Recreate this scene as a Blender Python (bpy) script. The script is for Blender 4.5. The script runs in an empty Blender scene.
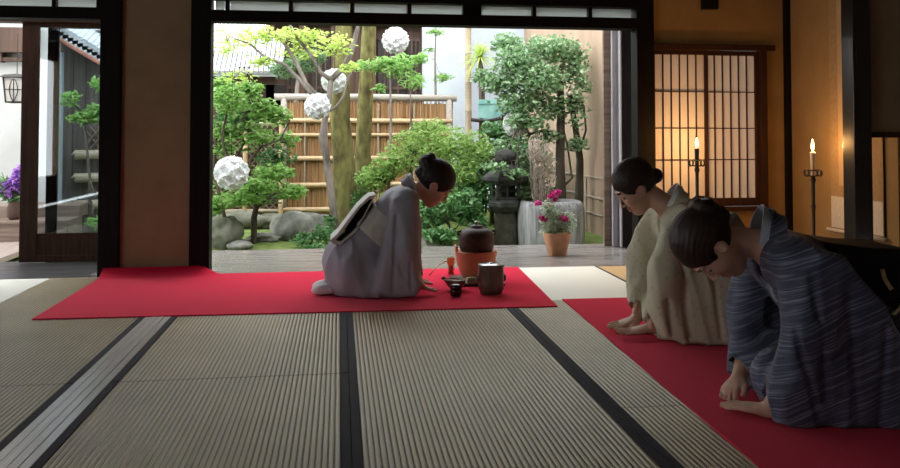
import bpy, math, random
import numpy as np
from mathutils import Vector, Matrix

random.seed(7)
RNG = np.random.default_rng(11)
SC = bpy.context.scene
COL = SC.collection
PI = math.pi

# ------------------------------------------------------------------ render look
SC.view_settings.view_transform = 'Standard'
SC.view_settings.look = 'None'
SC.view_settings.gamma = 1.0
SC.view_settings.use_curve_mapping = False
SC.view_settings.exposure = EXPOSURE = 0.85
SC.cycles.use_denoising = True
SC.cycles.max_bounces = 8
SC.cycles.transparent_max_bounces = 12
SC.cycles.sample_clamp_indirect = 6.0

# ------------------------------------------------------------------ camera
FPX, EYE = 820.0, 0.985
cam_d = bpy.data.cameras.new('camera')
cam = bpy.data.objects.new('camera', cam_d)
COL.objects.link(cam)
cam.location = (0, 0, EYE)
cam.rotation_euler = (math.radians(90 + 1.8), 0, -math.atan(110 / FPX))
cam_d.sensor_width = 36.0
cam_d.lens = FPX / 900 * 36.0
cam_d.shift_y = -(234 - 110.2) / 900
cam_d.clip_start = 0.05
SC.camera = cam


# ------------------------------------------------------------------ materials
def principled(name, rough=0.7, spec=0.4, metallic=0.0):
    m = bpy.data.materials.new(name)
    m.use_nodes = True
    nt = m.node_tree
    b = nt.nodes['Principled BSDF']
    b.inputs['Roughness'].default_value = rough
    b.inputs['Specular IOR Level'].default_value = spec
    b.inputs['Metallic'].default_value = metallic
    return m, nt, b


def node(nt, kind, **kw):
    n = nt.nodes.new(kind)
    for k, v in kw.items():
        if k in n.inputs.keys():
            n.inputs[k].default_value = v
        else:
            setattr(n, k, v)
    return n


def c4(c):
    return (c[0], c[1], c[2], 1.0)


def coords(nt, scale=(1, 1, 1), kind='Object'):
    tc = node(nt, 'ShaderNodeTexCoord')
    mp = node(nt, 'ShaderNodeMapping')
    mp.inputs['Scale'].default_value = scale
    nt.links.new(tc.outputs[kind], mp.inputs['Vector'])
    return mp.outputs['Vector']


def noisy(name, c1, c2, scale=8.0, stretch=(1, 1, 1), rough=0.7, spec=0.35, bump=0.0, detail=5.0,
          metallic=0.0, lo=0.3, hi=0.7, bump_dist=0.01, sheen=0.0, trans=0.0):
    """two colours mixed by noise; optional bump from the same noise"""
    m, nt, b = principled(name, rough, spec, metallic)
    v = coords(nt, stretch)
    n = node(nt, 'ShaderNodeTexNoise', Scale=scale, Detail=detail)
    nt.links.new(v, n.inputs['Vector'])
    r = node(nt, 'ShaderNodeValToRGB')
    r.color_ramp.elements[0].position = lo
    r.color_ramp.elements[1].position = hi
    r.color_ramp.elements[0].color = c4(c1)
    r.color_ramp.elements[1].color = c4(c2)
    nt.links.new(n.outputs['Fac'], r.inputs['Fac'])
    nt.links.new(r.outputs['Color'], b.inputs['Base Color'])
    if bump:
        bp = node(nt, 'ShaderNodeBump', Strength=bump, Distance=bump_dist)
        nt.links.new(n.outputs['Fac'], bp.inputs['Height'])
        nt.links.new(bp.outputs['Normal'], b.inputs['Normal'])
    if sheen:
        b.inputs['Sheen Weight'].default_value = sheen
    return m


def leafmat(name, c1, c2, c3, scale=14.0, trans=0.45, rough=0.45):
    """leaves: colours vary from leaf to leaf, some light passes through"""
    m, nt, b = principled(name, rough, 0.4)
    v = coords(nt)
    n = node(nt, 'ShaderNodeTexNoise', Scale=scale, Detail=3.0)
    nt.links.new(v, n.inputs['Vector'])
    r = node(nt, 'ShaderNodeValToRGB')
    r.color_ramp.elements[0].position = 0.32
    r.color_ramp.elements[1].position = 0.68
    r.color_ramp.elements[0].color = c4(c1)
    r.color_ramp.elements[1].color = c4(c3)
    e = r.color_ramp.elements.new(0.5)
    e.color = c4(c2)
    nt.links.new(n.outputs['Fac'], r.inputs['Fac'])
    nt.links.new(r.outputs['Color'], b.inputs['Base Color'])
    t = node(nt, 'ShaderNodeBsdfTranslucent')
    nt.links.new(r.outputs['Color'], t.inputs['Color'])
    mx = node(nt, 'ShaderNodeMixShader')
    mx.inputs['Fac'].default_value = trans
    nt.links.new(b.outputs['BSDF'], mx.inputs[1])
    nt.links.new(t.outputs['BSDF'], mx.inputs[2])
    nt.links.new(mx.outputs['Shader'], nt.nodes['Material Output'].inputs['Surface'])
    return m


def papermat(name, col, trans=0.5, rough=0.9):
    m, nt, b = principled(name, rough, 0.1)
    v = coords(nt)
    n = node(nt, 'ShaderNodeTexNoise', Scale=60.0, Detail=4.0)
    nt.links.new(v, n.inputs['Vector'])
    r = node(nt, 'ShaderNodeValToRGB')
    r.color_ramp.elements[0].color = c4([c * 0.92 for c in col])
    r.color_ramp.elements[1].color = c4(col)
    nt.links.new(n.outputs['Fac'], r.inputs['Fac'])
    nt.links.new(r.outputs['Color'], b.inputs['Base Color'])
    t = node(nt, 'ShaderNodeBsdfTranslucent')
    nt.links.new(r.outputs['Color'], t.inputs['Color'])
    mx = node(nt, 'ShaderNodeMixShader')
    mx.inputs['Fac'].default_value = trans
    nt.links.new(b.outputs['BSDF'], mx.inputs[1])
    nt.links.new(t.outputs['BSDF'], mx.inputs[2])
    nt.links.new(mx.outputs['Shader'], nt.nodes['Material Output'].inputs['Surface'])
    return m


def glassmat(name):
    m = bpy.data.materials.new(name)
    m.use_nodes = True
    nt = m.node_tree
    nt.nodes.remove(nt.nodes['Principled BSDF'])
    tr = node(nt, 'ShaderNodeBsdfTransparent')
    tr.inputs['Color'].default_value = (0.86, 0.9, 0.92, 1)
    gl = node(nt, 'ShaderNodeBsdfGlossy')
    gl.inputs['Roughness'].default_value = 0.02
    fr = node(nt, 'ShaderNodeFresnel', IOR=1.5)
    ml = node(nt, 'ShaderNodeMath', operation='MULTIPLY')
    ml.inputs[1].default_value = 1.6
    nt.links.new(fr.outputs[0], ml.inputs[0])
    mx = node(nt, 'ShaderNodeMixShader')
    nt.links.new(ml.outputs[0], mx.inputs['Fac'])
    nt.links.new(tr.outputs[0], mx.inputs[1])
    nt.links.new(gl.outputs[0], mx.inputs[2])
    nt.links.new(mx.outputs[0], nt.nodes['Material Output'].inputs['Surface'])
    return m


def emit(name, col, strength):
    m = bpy.data.materials.new(name)
    m.use_nodes = True
    nt = m.node_tree
    nt.nodes.remove(nt.nodes['Principled BSDF'])
    e = node(nt, 'ShaderNodeEmission', Strength=strength)
    e.inputs['Color'].default_value = c4(col)
    nt.links.new(e.outputs[0], nt.nodes['Material Output'].inputs['Surface'])
    return m


M = {}
M['dark_wood'] = noisy('dark_wood', (0.004, 0.0032, 0.003), (0.009, 0.0065, 0.0055), 6, (9, 9, 0.6), 0.6, 0.10, 0.15)
M['brown_wood'] = noisy('brown_wood', (0.026, 0.011, 0.007), (0.052, 0.023, 0.013), 6, (9, 9, 0.6), 0.5, 0.15, 0.15)
M['clay'] = noisy('clay_plaster', (0.235, 0.165, 0.098), (0.28, 0.20, 0.12), 5, rough=0.95, spec=0.1, bump=0.25, detail=9)
M['ochre'] = noisy('ochre_plaster', (0.25, 0.155, 0.062), (0.31, 0.195, 0.08), 4, rough=0.95, spec=0.1, bump=0.2, detail=9)
M['white_plaster'] = noisy('white_plaster', (0.43, 0.475, 0.54), (0.50, 0.55, 0.62), 3, rough=0.9, spec=0.2, bump=0.1)
M['garden_wall'] = noisy('garden_wall_plaster', (0.36, 0.255, 0.18), (0.45, 0.33, 0.24), 3, (1, 1, 0.4), rough=0.95, spec=0.1, bump=0.2)
M['post_polished'] = noisy('polished_dark_post', (0.012, 0.010, 0.010), (0.024, 0.019, 0.017), 6, (9, 9, 0.6), 0.22, 0.6, 0.05)
M['passage_plaster'] = noisy('passage_plaster', (0.34, 0.34, 0.32), (0.40, 0.40, 0.38), 3, rough=0.9)
M['frost'] = papermat('frosted_transom_pane', (0.80, 0.82, 0.80), 0.55)
M['paper'] = papermat('shoji_paper', (0.80, 0.75, 0.70), 0.28)
M['glass'] = glassmat('clear_glass')


# ------------------------------------------------------------------ mesh builder
class MB:
    def __init__(self):
        self.v, self.f, self.mi = [], [], []

    def add(self, verts, faces, mi=0):
        o = len(self.v)
        self.v.extend([tuple(p) for p in verts])
        self.f.extend([tuple(i + o for i in f) for f in faces])
        self.mi.extend([mi] * len(faces))
        return self

    def box(self, lo, hi, mi=0, mat=None):
        x0, y0, z0 = lo
        x1, y1, z1 = hi
        vs = [(x0, y0, z0), (x1, y0, z0), (x1, y1, z0), (x0, y1, z0), (x0, y0, z1), (x1, y0, z1), (x1, y1, z1), (x0, y1, z1)]
        if mat is not None:
            vs = [tuple(mat @ Vector(p)) for p in vs]
        return self.add(vs, [(0, 3, 2, 1), (4, 5, 6, 7), (0, 1, 5, 4), (1, 2, 6, 5), (2, 3, 7, 6), (3, 0, 4, 7)], mi)

    def tube(self, path, radii, n=10, cap=True, mi=0, flat=1.0):
        """swept round section along a polyline; radii one number or one per point"""
        P = [Vector(p) for p in path]
        k = len(P)
        if not hasattr(radii, '__len__'):
            radii = [radii] * k
        T = []
        for i in range(k):
            a, b = P[max(0, i - 1)], P[min(k - 1, i + 1)]
            d = b - a
            T.append(d.normalized() if d.length > 1e-9 else Vector((0, 0, 1)))
        up = Vector((0, 0, 1)) if abs(T[0].z) < 0.9 else Vector((1, 0, 0))
        nrm = (up - T[0] * up.dot(T[0])).normalized()
        vs = []
        for i in range(k):
            nrm = (nrm - T[i] * nrm.dot(T[i]))
            nrm = nrm.normalized() if nrm.length > 1e-6 else T[i].orthogonal().normalized()
            bn = T[i].cross(nrm)
            for j in range(n):
                a = 2 * PI * j / n
                vs.append(P[i] + (nrm * math.cos(a) + bn * math.sin(a) * flat) * radii[i])
        fs = []
        for i in range(k - 1):
            for j in range(n):
                j2 = (j + 1) % n
                fs.append((i * n + j, i * n + j2, (i + 1) * n + j2, (i + 1) * n + j))
        if cap:
            fs.append(tuple(range(n - 1, -1, -1)))
            fs.append(tuple(range((k - 1) * n, k * n)))
        return self.add(vs, fs, mi)

    def lathe(self, prof, n=32, c=(0, 0, 0), mi=0, cap=True, sq=0.0):
        """profile of (radius, z) turned about z; sq pushes the section towards a square"""
        vs, fs = [], []
        for r, z in prof:
            for j in range(n):
                a = 2 * PI * j / n
                q = 1.0
                if sq:
                    q = 1.0 + sq * (1.0 / max(abs(math.cos(a)), abs(math.sin(a))) - 1.0)
                vs.append((c[0] + r * q * math.cos(a), c[1] + r * q * math.sin(a), c[2] + z))
        for i in range(len(prof) - 1):
            for j in range(n):
                j2 = (j + 1) % n
                fs.append((i * n + j, i * n + j2, (i + 1) * n + j2, (i + 1) * n + j))
        if cap:
            fs.append(tuple(range(n - 1, -1, -1)))
            k = len(prof) - 1
            fs.append(tuple(range(k * n, (k + 1) * n)))
        return self.add(vs, fs, mi)

    def ball(self, c, r, n=16, m=10, mi=0, rot=None):
        r = r if hasattr(r, '__len__') else (r, r, r)
        vs, fs = [], []
        for i in range(m + 1):
            t = PI * i / m
            for j in range(n):
                a = 2 * PI * j / n
                p = Vector((r[0] * math.sin(t) * math.cos(a), r[1] * math.sin(t) * math.sin(a), r[2] * math.cos(t)))
                if rot is not None:
                    p = rot @ p
                vs.append((p.x + c[0], p.y + c[1], p.z + c[2]))
        for i in range(m):
            for j in range(n):
                j2 = (j + 1) % n
                fs.append((i * n + j, (i + 1) * n + j, (i + 1) * n + j2, i * n + j2))
        return self.add(vs, fs, mi)

    def prism(self, poly, axis, a, b, mi=0):
        """polygon of 2-D points extruded along axis ('x','y','z') from a to b"""
        def mk(p, t):
            return {'x': (t, p[0], p[1]), 'y': (p[0], t, p[1]), 'z': (p[0], p[1], t)}[axis]
        k = len(poly)
        vs = [mk(p, a) for p in poly] + [mk(p, b) for p in poly]
        fs = [tuple(range(k - 1, -1, -1)), tuple(range(k, 2 * k))]
        fs += [(i, (i + 1) % k, k + (i + 1) % k, k + i) for i in range(k)]
        return self.add(vs, fs, mi)

    def build(self, name, mats, parent=None, smooth=False, bevel=0.0, seg=2, weld=False, loc=None):
        me = bpy.data.meshes.new(name)
        me.from_pydata(self.v, [], self.f)
        if not isinstance(mats, (list, tuple)):
            mats = [mats]
        for m in mats:
            me.materials.append(m)
        if len(mats) > 1:
            me.polygons.foreach_set('material_index', self.mi)
        if smooth:
            me.polygons.foreach_set('use_smooth', [True] * len(me.polygons))
        me.update()
        import bmesh
        bm = bmesh.new()
        bm.from_mesh(me)
        if weld:
            bmesh.ops.remove_doubles(bm, verts=bm.verts, dist=1e-5)
        bmesh.ops.recalc_face_normals(bm, faces=bm.faces)
        bm.to_mesh(me)
        bm.free()
        o = bpy.data.objects.new(name, me)
        COL.objects.link(o)
        if parent is not None:
            o.parent = parent
        if loc is not None:
            o.location = loc
        if bevel:
            md = o.modifiers.new('bevel', 'BEVEL')
            md.width = bevel
            md.segments = seg
            md.limit_method = 'ANGLE'
            md.angle_limit = math.radians(40)
        if smooth == 'auto':
            sm = o.modifiers.new('edges', 'EDGE_SPLIT')
            sm.split_angle = math.radians(38)
        return o


def grid_mesh(name, V, F, mats, parent=None, smooth=True, mi=None):
    me = bpy.data.meshes.new(name)
    V = np.asarray(V, np.float32)
    F = np.asarray(F, np.int32)
    me.vertices.add(len(V))
    me.vertices.foreach_set('co', V.ravel())
    k = F.shape[1]
    me.loops.add(F.size)
    me.loops.foreach_set('vertex_index', F.ravel())
    me.polygons.add(len(F))
    me.polygons.foreach_set('loop_start', np.arange(0, F.size, k, dtype=np.int32))
    me.polygons.foreach_set('loop_total', np.full(len(F), k, np.int32))
    if not isinstance(mats, (list, tuple)):
        mats = [mats]
    for m in mats:
        me.materials.append(m)
    if mi is not None:
        me.polygons.foreach_set('material_index', np.asarray(mi, np.int32))
    if smooth:
        me.polygons.foreach_set('use_smooth', np.ones(len(F), bool))
    me.update(calc_edges=True)
    me.validate()
    o = bpy.data.objects.new(name, me)
    COL.objects.link(o)
    if parent is not None:
        o.parent = parent
    return o


def tag(o, label, cat, group=None, kind=None):
    o['label'] = label
    o['category'] = cat
    if group:
        o['group'] = group
    if kind:
        o['kind'] = kind
    return o


def thing(name, label, cat, loc=(0, 0, 0), rz=0.0, group=None):
    o = bpy.data.objects.new(name, None)
    o.empty_display_size = 0.1
    COL.objects.link(o)
    o.location = loc
    o.rotation_euler = (0, 0, rz)
    return tag(o, label, cat, group)


def struct(o, label=None):
    o['kind'] = 'structure'
    if label:
        o['label'] = label
    return o


def copy_thing(root, loc=None, rz=None, label=None):
    c = root.copy()
    COL.objects.link(c)
    if loc is not None:
        c.location = loc
    if rz is not None:
        c.rotation_euler = (0, 0, rz)
    if label:
        c['label'] = label
    for ch in list(root.children):
        d = ch.copy()
        COL.objects.link(d)
        d.parent = c
        for g in ch.children:
            e = g.copy()
            COL.objects.link(e)
            e.parent = d
    return c
# ================================================================== THE ROOM
M['sub'] = noisy('underfloor_boards', (0.05, 0.04, 0.03), (0.08, 0.06, 0.045), 6, (0.6, 9, 9), 0.8)
M['ceil'] = noisy('ceiling_boards', (0.10, 0.07, 0.045), (0.15, 0.105, 0.07), 6, (9, 0.5, 9), 0.7)

struct(MB().box((-4.2, -1.6, -0.12), (4.2, 6.15, -0.035)).build('floor', M['sub']), 'wooden underfloor beneath the tatami')
struct(MB().box((-4.2, -1.6, 2.45), (4.2, 6.3, 2.53)).build('ceiling', M['ceil']), 'dark board ceiling')

# clay panel between the two left posts, and the small walls above the beams
w = MB().box((-1.54, 6.085, 0.0), (-1.06, 6.145, 2.45))
struct(w.build('wall_back', M['clay']), 'brown clay wall panel between two dark posts')
w = MB().box((-0.92, 6.085, 2.06), (2.25, 6.145, 2.45)).box((-4.2, 6.085, 2.06), (-1.68, 6.145, 2.45))
struct(w.build('trim_above_beam', M['clay']), 'clay wall above the transom')

def post(name, x0, x1, y0, y1, z1=2.45, mat='dark_wood', z0=-0.03, label=None):
    return struct(MB().box((x0, y0, z0), (x1, y1, z1)).build(name, M[mat], bevel=0.004), label)

post('trim_1', -1.68, -1.54, 6.04, 6.18, label='dark post left of the clay panel')
post('trim_2', -1.06, -0.92, 6.04, 6.18, label='dark post at the left of the garden opening')
post('trim_3', 2.262, 2.40, 6.04, 6.18, label='dark post at the right of the garden opening')

# transom: lintel, frosted panes, bars, upper beam
def transom(name_i, x0, x1, bars, wide=()):
    struct(MB().box((x0, 6.04, 1.81), (x1, 6.18, 1.893)).build('trim_%d' % name_i, M['dark_wood'], bevel=0.003), 'dark grooved lintel over the opening')
    struct(MB().box((x0, 6.05, 1.975), (x1, 6.17, 2.06)).build('trim_%d' % (name_i + 1), M['dark_wood'], bevel=0.003), 'dark upper beam over the frosted panes')
    fr = MB()
    for b in bars:
        hw = 0.07 if b in wide else 0.014
        fr.box((b - hw, 6.08, 1.893), (b + hw, 6.15, 1.975))
    root = fr.build('window_%d' % name_i, M['dark_wood'])
    struct(root, 'row of frosted transom panes with dark bars')
    edges = [x0] + list(bars) + [x1]
    for a, b in zip(edges[:-1], edges[1:]):
        a2 = a + (0.07 if a in wide else 0.014)
        b2 = b - (0.07 if b in wide else 0.014)
        p = MB().box((a2 + 0.006, 6.112, 1.899), (b2 - 0.006, 6.116, 1.969)).build('pane', M['frost'], root)

transom(4, -0.92, 2.262, [-0.815, -0.36, 0.085, 0.51, 0.985, 1.465, 1.905], wide=(0.985,))
transom(6, -4.2, -1.68, [-3.4, -2.95, -2.5, -2.005, -1.705])

# ---- right-hand back wall with the shoji window
XC = 3.52          # the corner
w = MB().box((2.40, 6.085, 0), (XC, 6.145, 0.40)).box((2.40, 6.085, 1.70), (XC, 6.145, 2.45)).box((3.33, 6.085, 0.40), (XC, 6.145, 1.70)).box((XC + 0.08, 6.085, -0.04), (4.28, 6.145, 2.45))
struct(w.build('wall_rear', M['ochre']), 'ochre clay wall around the shoji window')
post('trim_8', 3.485, 3.53, 6.03, 6.09, mat='dark_wood', label='thin dark corner post')

win = MB()
win.box((2.36, 6.045, 1.655), (3.40, 6.12, 1.70)).box((2.40, 6.05, 0.40), (3.33, 6.12, 0.435)).box((3.275, 6.05, 0.435), (3.33, 6.12, 1.655))
root = struct(win.build('window_1', M['brown_wood'], bevel=0.003), 'shoji window with brown frame and paper panels')
def shoji_leaf(x0, x1, y):
    f = MB()
    f.box((x0, y, 0.437), (x0 + 0.028, y + 0.024, 1.653)).box((x1 - 0.028, y, 0.437), (x1, y + 0.024, 1.653))
    f.box((x0 + 0.028, y, 0.437), (x1 - 0.028, y + 0.024, 0.50)).box((x0 + 0.028, y, 1.618), (x1 - 0.028, y + 0.024, 1.653))
    r = f.build('sash', M['brown_wood'], root)
    k = MB()
    nb = 6
    for i in range(1, nb):
        xx = x0 + 0.028 + (x1 - x0 - 0.056) * i / nb
        k.box((xx - 0.004, y + 0.004, 0.50), (xx + 0.004, y + 0.016, 1.618))
    for zz in (0.80, 1.045, 1.33):
        k.box((x0 + 0.028, y + 0.005, zz - 0.004), (x1 - 0.028, y + 0.015, zz + 0.004))
    k.build('lattice', M['brown_wood'], r)
    MB().box((x0 + 0.02, y + 0.017, 0.49), (x1 - 0.02, y + 0.0185, 1.625)).build('paper', M['paper'], r)
shoji_leaf(2.385, 2.845, 6.062)
shoji_leaf(2.82, 3.277, 6.090)

# small dark block high on the wall
o = MB().box((2.80, 6.03, 1.975), (2.925, 6.085, 2.10)).build('wall_block', M['dark_wood'], bevel=0.004)
tag(o, 'small dark wooden block high on the ochre wall above the shoji window', 'block')

# right-hand side wall
struct(MB().box((XC, 4.80, 0), (XC + 0.08, 6.145, 2.45)).build('wall_right', M['ochre']), 'ochre side wall behind the hanging scroll')

# free post, lintel and hanging wall at the front of the alcove
post('trim_9', 3.155, 3.275, 4.70, 4.82, mat='post_polished', label='dark square post in front of the hanging scroll')
struct(MB().box((3.275, 4.73, 0.975), (4.2, 4.79, 1.01)).build('trim_10', M['brown_wood'], bevel=0.003), 'brown lintel right of the square post')
struct(MB().box((3.275, 4.74, 1.01), (4.2, 4.78, 2.45)).build('wall_alcove', M['clay']), 'clay wall over the low lintel')

# walls behind and beside the camera (unseen opening added in the left one for fill daylight)
struct(MB().box((-4.2, -1.68, 0), (4.2, -1.6, 2.45)).build('wall_front', M['clay']))
struct(MB().box((4.2, -1.6, 0), (4.28, 6.06, 2.45)).build('wall_east', M['clay']))
struct(MB().box((-4.28, -1.6, 0), (-4.2, 0.6, 2.45)).box((-4.28, 2.3, 0), (-4.2, 6.06, 2.45)).box((-4.28, 0.6, 2.1), (-4.2, 2.3, 2.45)).box((-4.28, 0.6, 0), (-4.2, 2.3, 0.40)).build('wall_left', M['clay']))

# ---- tatami
def ridged(x0, x1, y0, y1, pitch=0.0192, amp=0.0019, seg=6):
    n = int(round((x1 - x0) / pitch)) * seg
    mb = MB()
    vs, fs = [], []
    rows = [y0, y1]
    for yy in rows:
        for i in range(n + 1):
            t = i / n
            ph = (i % seg) / seg
            z = amp * (abs(math.sin(PI * ph)) ** 0.7) * 2 - 2 * amp
            vs.append((x0 + (x1 - x0) * t, yy, z))
    for i in range(n):
        fs.append((i, i + 1, n + 1 + i + 1, n + 1 + i))
    mb.add(vs, fs)
    mb.box((x0, y0, -0.032), (x1, y1, -0.0041))
    return mb

def tatami_material():
    m, nt, b = principled('woven_rush', 0.42, 0.4)
    v = coords(nt, (1, 1, 1))
    # long soft variation, short flecks along each straw
    n1 = node(nt, 'ShaderNodeTexNoise', Scale=2.2, Detail=3.0)
    nt.links.new(v, n1.inputs['Vector'])
    v2 = coords(nt, (60, 260, 1))
    n2 = node(nt, 'ShaderNodeTexNoise', Scale=1.0, Detail=2.0)
    nt.links.new(v2, n2.inputs['Vector'])
    r = node(nt, 'ShaderNodeValToRGB')
    r.color_ramp.elements[0].position = 0.3
    r.color_ramp.elements[1].position = 0.7
    r.color_ramp.elements[0].color = (0.325, 0.25, 0.135, 1)
    r.color_ramp.elements[1].color = (0.47, 0.375, 0.215, 1)
    ad = node(nt, 'ShaderNodeMath', operation='ADD')
    m1 = node(nt, 'ShaderNodeMath', operation='MULTIPLY'); m1.inputs[1].default_value = 0.55
    m2 = node(nt, 'ShaderNodeMath', operation='MULTIPLY'); m2.inputs[1].default_value = 0.45
    nt.links.new(n1.outputs['Fac'], m1.inputs[0]); nt.links.new(n2.outputs['Fac'], m2.inputs[0])
    nt.links.new(m1.outputs[0], ad.inputs[0]); nt.links.new(m2.outputs[0], ad.inputs[1])
    nt.links.new(ad.outputs[0], r.inputs['Fac'])
    # the cord lines between the ribs of the weave
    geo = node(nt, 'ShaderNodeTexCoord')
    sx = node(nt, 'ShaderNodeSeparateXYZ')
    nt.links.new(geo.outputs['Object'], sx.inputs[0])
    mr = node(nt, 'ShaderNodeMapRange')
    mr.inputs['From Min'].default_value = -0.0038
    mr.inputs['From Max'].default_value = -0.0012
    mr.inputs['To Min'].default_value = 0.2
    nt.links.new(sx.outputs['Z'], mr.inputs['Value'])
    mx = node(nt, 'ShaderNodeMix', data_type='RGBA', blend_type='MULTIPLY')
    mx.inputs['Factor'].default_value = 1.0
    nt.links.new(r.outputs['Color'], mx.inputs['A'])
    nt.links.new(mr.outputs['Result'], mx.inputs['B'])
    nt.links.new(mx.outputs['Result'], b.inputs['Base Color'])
    return m
M['tatami'] = tatami_material()
M['heri'] = noisy('border_cloth', (0.032, 0.030, 0.038), (0.06, 0.056, 0.068), 400, rough=0.85, spec=0.2)
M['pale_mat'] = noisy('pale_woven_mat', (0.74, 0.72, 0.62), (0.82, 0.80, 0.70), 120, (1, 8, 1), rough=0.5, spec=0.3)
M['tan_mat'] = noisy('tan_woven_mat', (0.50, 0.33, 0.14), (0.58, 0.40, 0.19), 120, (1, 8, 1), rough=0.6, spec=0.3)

def tatami(label, x0, x1, y0, y1, left=True, right=True, hw=0.032, mat='tatami', ends=False):
    a = x0 + (hw if left else 0)
    b = x1 - (hw if right else 0)
    if mat == 'tatami':
        o = ridged(a, b, y0, y1).build('tatami_mat', M[mat])
    else:
        o = MB().box((a, y0, -0.032), (b, y1, -0.001)).build('tatami_mat', M[mat])
    tag(o, label, 'tatami mat', 'tatami mats of the floor')
    if left:
        MB().box((x0, y0, -0.032), (a, y1, 0.0006)).build('cloth_border', M['heri'], o)
    if right:
        MB().box((b, y0, -0.032), (x1, y1, 0.0006)).build('cloth_border', M['heri'], o)
    return o

G = 0.0015
tatami('long tatami mat with dark borders in the middle, in front of the kneeling tea host', 0.04 + G, 0.985 - G, 2.2, 4.655)
tatami('tatami mat mostly under the long red carpet of the tea host', 0.04 + G, 0.985 - G, 4.66, 6.05)
tatami('tatami mat nearest the camera in the middle', 0.04 + G, 0.985 - G, -0.3, 2.195)
tatami('tatami mat right of the wooden floor strip, beside the long red carpet', -0.91 + G, 0.04 - G, 3.475, 5.37)
tatami('tatami mat right of the wooden floor strip, nearest the camera', -0.91 + G, 0.04 - G, 1.56, 3.465)
tatami('tatami mat under the back half of the long red carpet', -0.91 + G, 0.04 - G, 5.375, 6.05)
tatami('tatami mat left of the wooden floor strip, its far edge under the red carpet corner', -1.985 + G, -1.045 - G, 3.475, 6.04, left=False, right=True)
tatami('tatami mat left of the wooden floor strip, at the lower left corner', -1.985 + G, -1.045 - G, 1.56, 3.465, left=False)
tatami('tatami mat along the left edge of the guests red carpet', 0.985 + G, 1.93 - G, 2.9, 4.83, right=False)
tatami('tatami mat under the smaller red carpet, nearest the camera', 0.985 + G, 1.93 - G, 0.95, 2.895, right=False)
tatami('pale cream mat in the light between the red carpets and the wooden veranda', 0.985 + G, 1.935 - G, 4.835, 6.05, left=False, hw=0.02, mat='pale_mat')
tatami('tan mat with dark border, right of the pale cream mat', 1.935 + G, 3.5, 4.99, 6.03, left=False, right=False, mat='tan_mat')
tatami('tatami mat under the two kneeling guests at the right', 1.93 + G, 2.875, 3.06, 4.985, left=False)
tatami('tatami mat under the kneeling guest in blue kimono', 1.93 + G, 2.875, 1.1, 3.055, left=False)
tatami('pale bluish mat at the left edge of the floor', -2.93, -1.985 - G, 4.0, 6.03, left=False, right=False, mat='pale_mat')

# wooden floor strip with its two grooves
M['grey_wood'] = noisy('worn_grey_wood', (0.56, 0.54, 0.50), (0.74, 0.72, 0.68), 5, (30, 0.7, 1), 0.25, 0.6, 0.1)
o = struct(MB().box((-1.045, 1.0, -0.03), (-1.015, 6.04, 0.001)).box((-1.011, 1.0, -0.03), (-0.978, 6.04, 0.002)).box((-0.975, 1.0, -0.03), (-0.945, 6.04, 0.002)).box((-0.941, 1.0, -0.03), (-0.91, 6.04, 0.001)).box((-1.045, 1.0, -0.034), (-0.91, 6.04, -0.004)).build('trim_11', M['grey_wood']), 'worn grey wooden sill strip set in the tatami floor')

# ---- red carpets
def red_material():
    m, nt, b = principled('red_felt', 0.95, 0.05)
    v = coords(nt)
    n = node(nt, 'ShaderNodeTexNoise', Scale=180.0, Detail=3.0)
    nt.links.new(v, n.inputs['Vector'])
    r = node(nt, 'ShaderNodeValToRGB')
    r.color_ramp.elements[0].color = (0.50, 0.006, 0.032, 1)
    r.color_ramp.elements[1].color = (0.66, 0.014, 0.058, 1)
    nt.links.new(n.outputs['Fac'], r.inputs['Fac'])
    nt.links.new(r.outputs['Color'], b.inputs['Base Color'])
    bp = node(nt, 'ShaderNodeBump', Strength=0.2, Distance=0.002)
    nt.links.new(n.outputs['Fac'], bp.inputs['Height'])
    nt.links.new(bp.outputs['Normal'], b.inputs['Normal'])
    b.inputs['Sheen Weight'].default_value = 0.25
    b.inputs['Sheen Tint'].default_value = (1, 0.3, 0.35, 1)
    return m
M['red'] = red_material()

def carpet(name, quad, nx, ny, zfun, th=0.006):
    """quad: near-left, near-right, far-right, far-left corners on the floor"""
    A, B, C_, D = [Vector((p[0], p[1], 0)) for p in quad]
    V, F = [], []
    for layer in (1, 0):
        for j in range(ny + 1):
            for i in range(nx + 1):
                s, t = i / nx, j / ny
                p = (A * (1 - s) + B * s) * (1 - t) + (D * (1 - s) + C_ * s) * t
                V.append((p.x, p.y, zfun(p.x, p.y) + (th if layer else 0.0006)))
    n1 = (nx + 1) * (ny + 1)
    for j in range(ny):
        for i in range(nx):
            a = j * (nx + 1) + i
            F.append((a, a + 1, a + nx + 2, a + nx + 1))
            F.append((n1 + a, n1 + a + nx + 1, n1 + a + nx + 2, n1 + a + 1))
    def side(idx):
        for a, b in zip(idx[:-1], idx[1:]):
            F.append((a, n1 + a, n1 + b, b))
    side([i for i in range(nx + 1)])
    side([i * (nx + 1) + nx for i in range(ny + 1)])
    side([ny * (nx + 1) + i for i in range(nx, -1, -1)])
    side([i * (nx + 1) for i in range(ny, -1, -1)])
    return MB().add(V, F).build(name, M['red'], smooth='auto')

def lap(x, y):
    # the far edge rides up against the posts and the clay panel
    if x < -0.86:
        k = max(0.0, (y - 5.9) / 0.135)
        return 0.055 * k * k * min(1.0, (-0.86 - x) / 0.10)
    return 0.0
o = carpet('red_carpet', [(-1.632, 4.683), (1.247, 4.632), (1.325, 6.05), (-1.64, 6.036)], 60, 40, lap)
tag(o, 'long red felt carpet under the tea host and tea utensils', 'carpet')
o = carpet('red_carpet', [(1.215, 1.7), (2.75, 1.78), (2.75, 4.80), (1.327, 4.827)], 6, 8, lambda x, y: 0.0004)
tag(o, 'red felt carpet under the two kneeling guests at the right', 'carpet')

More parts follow.
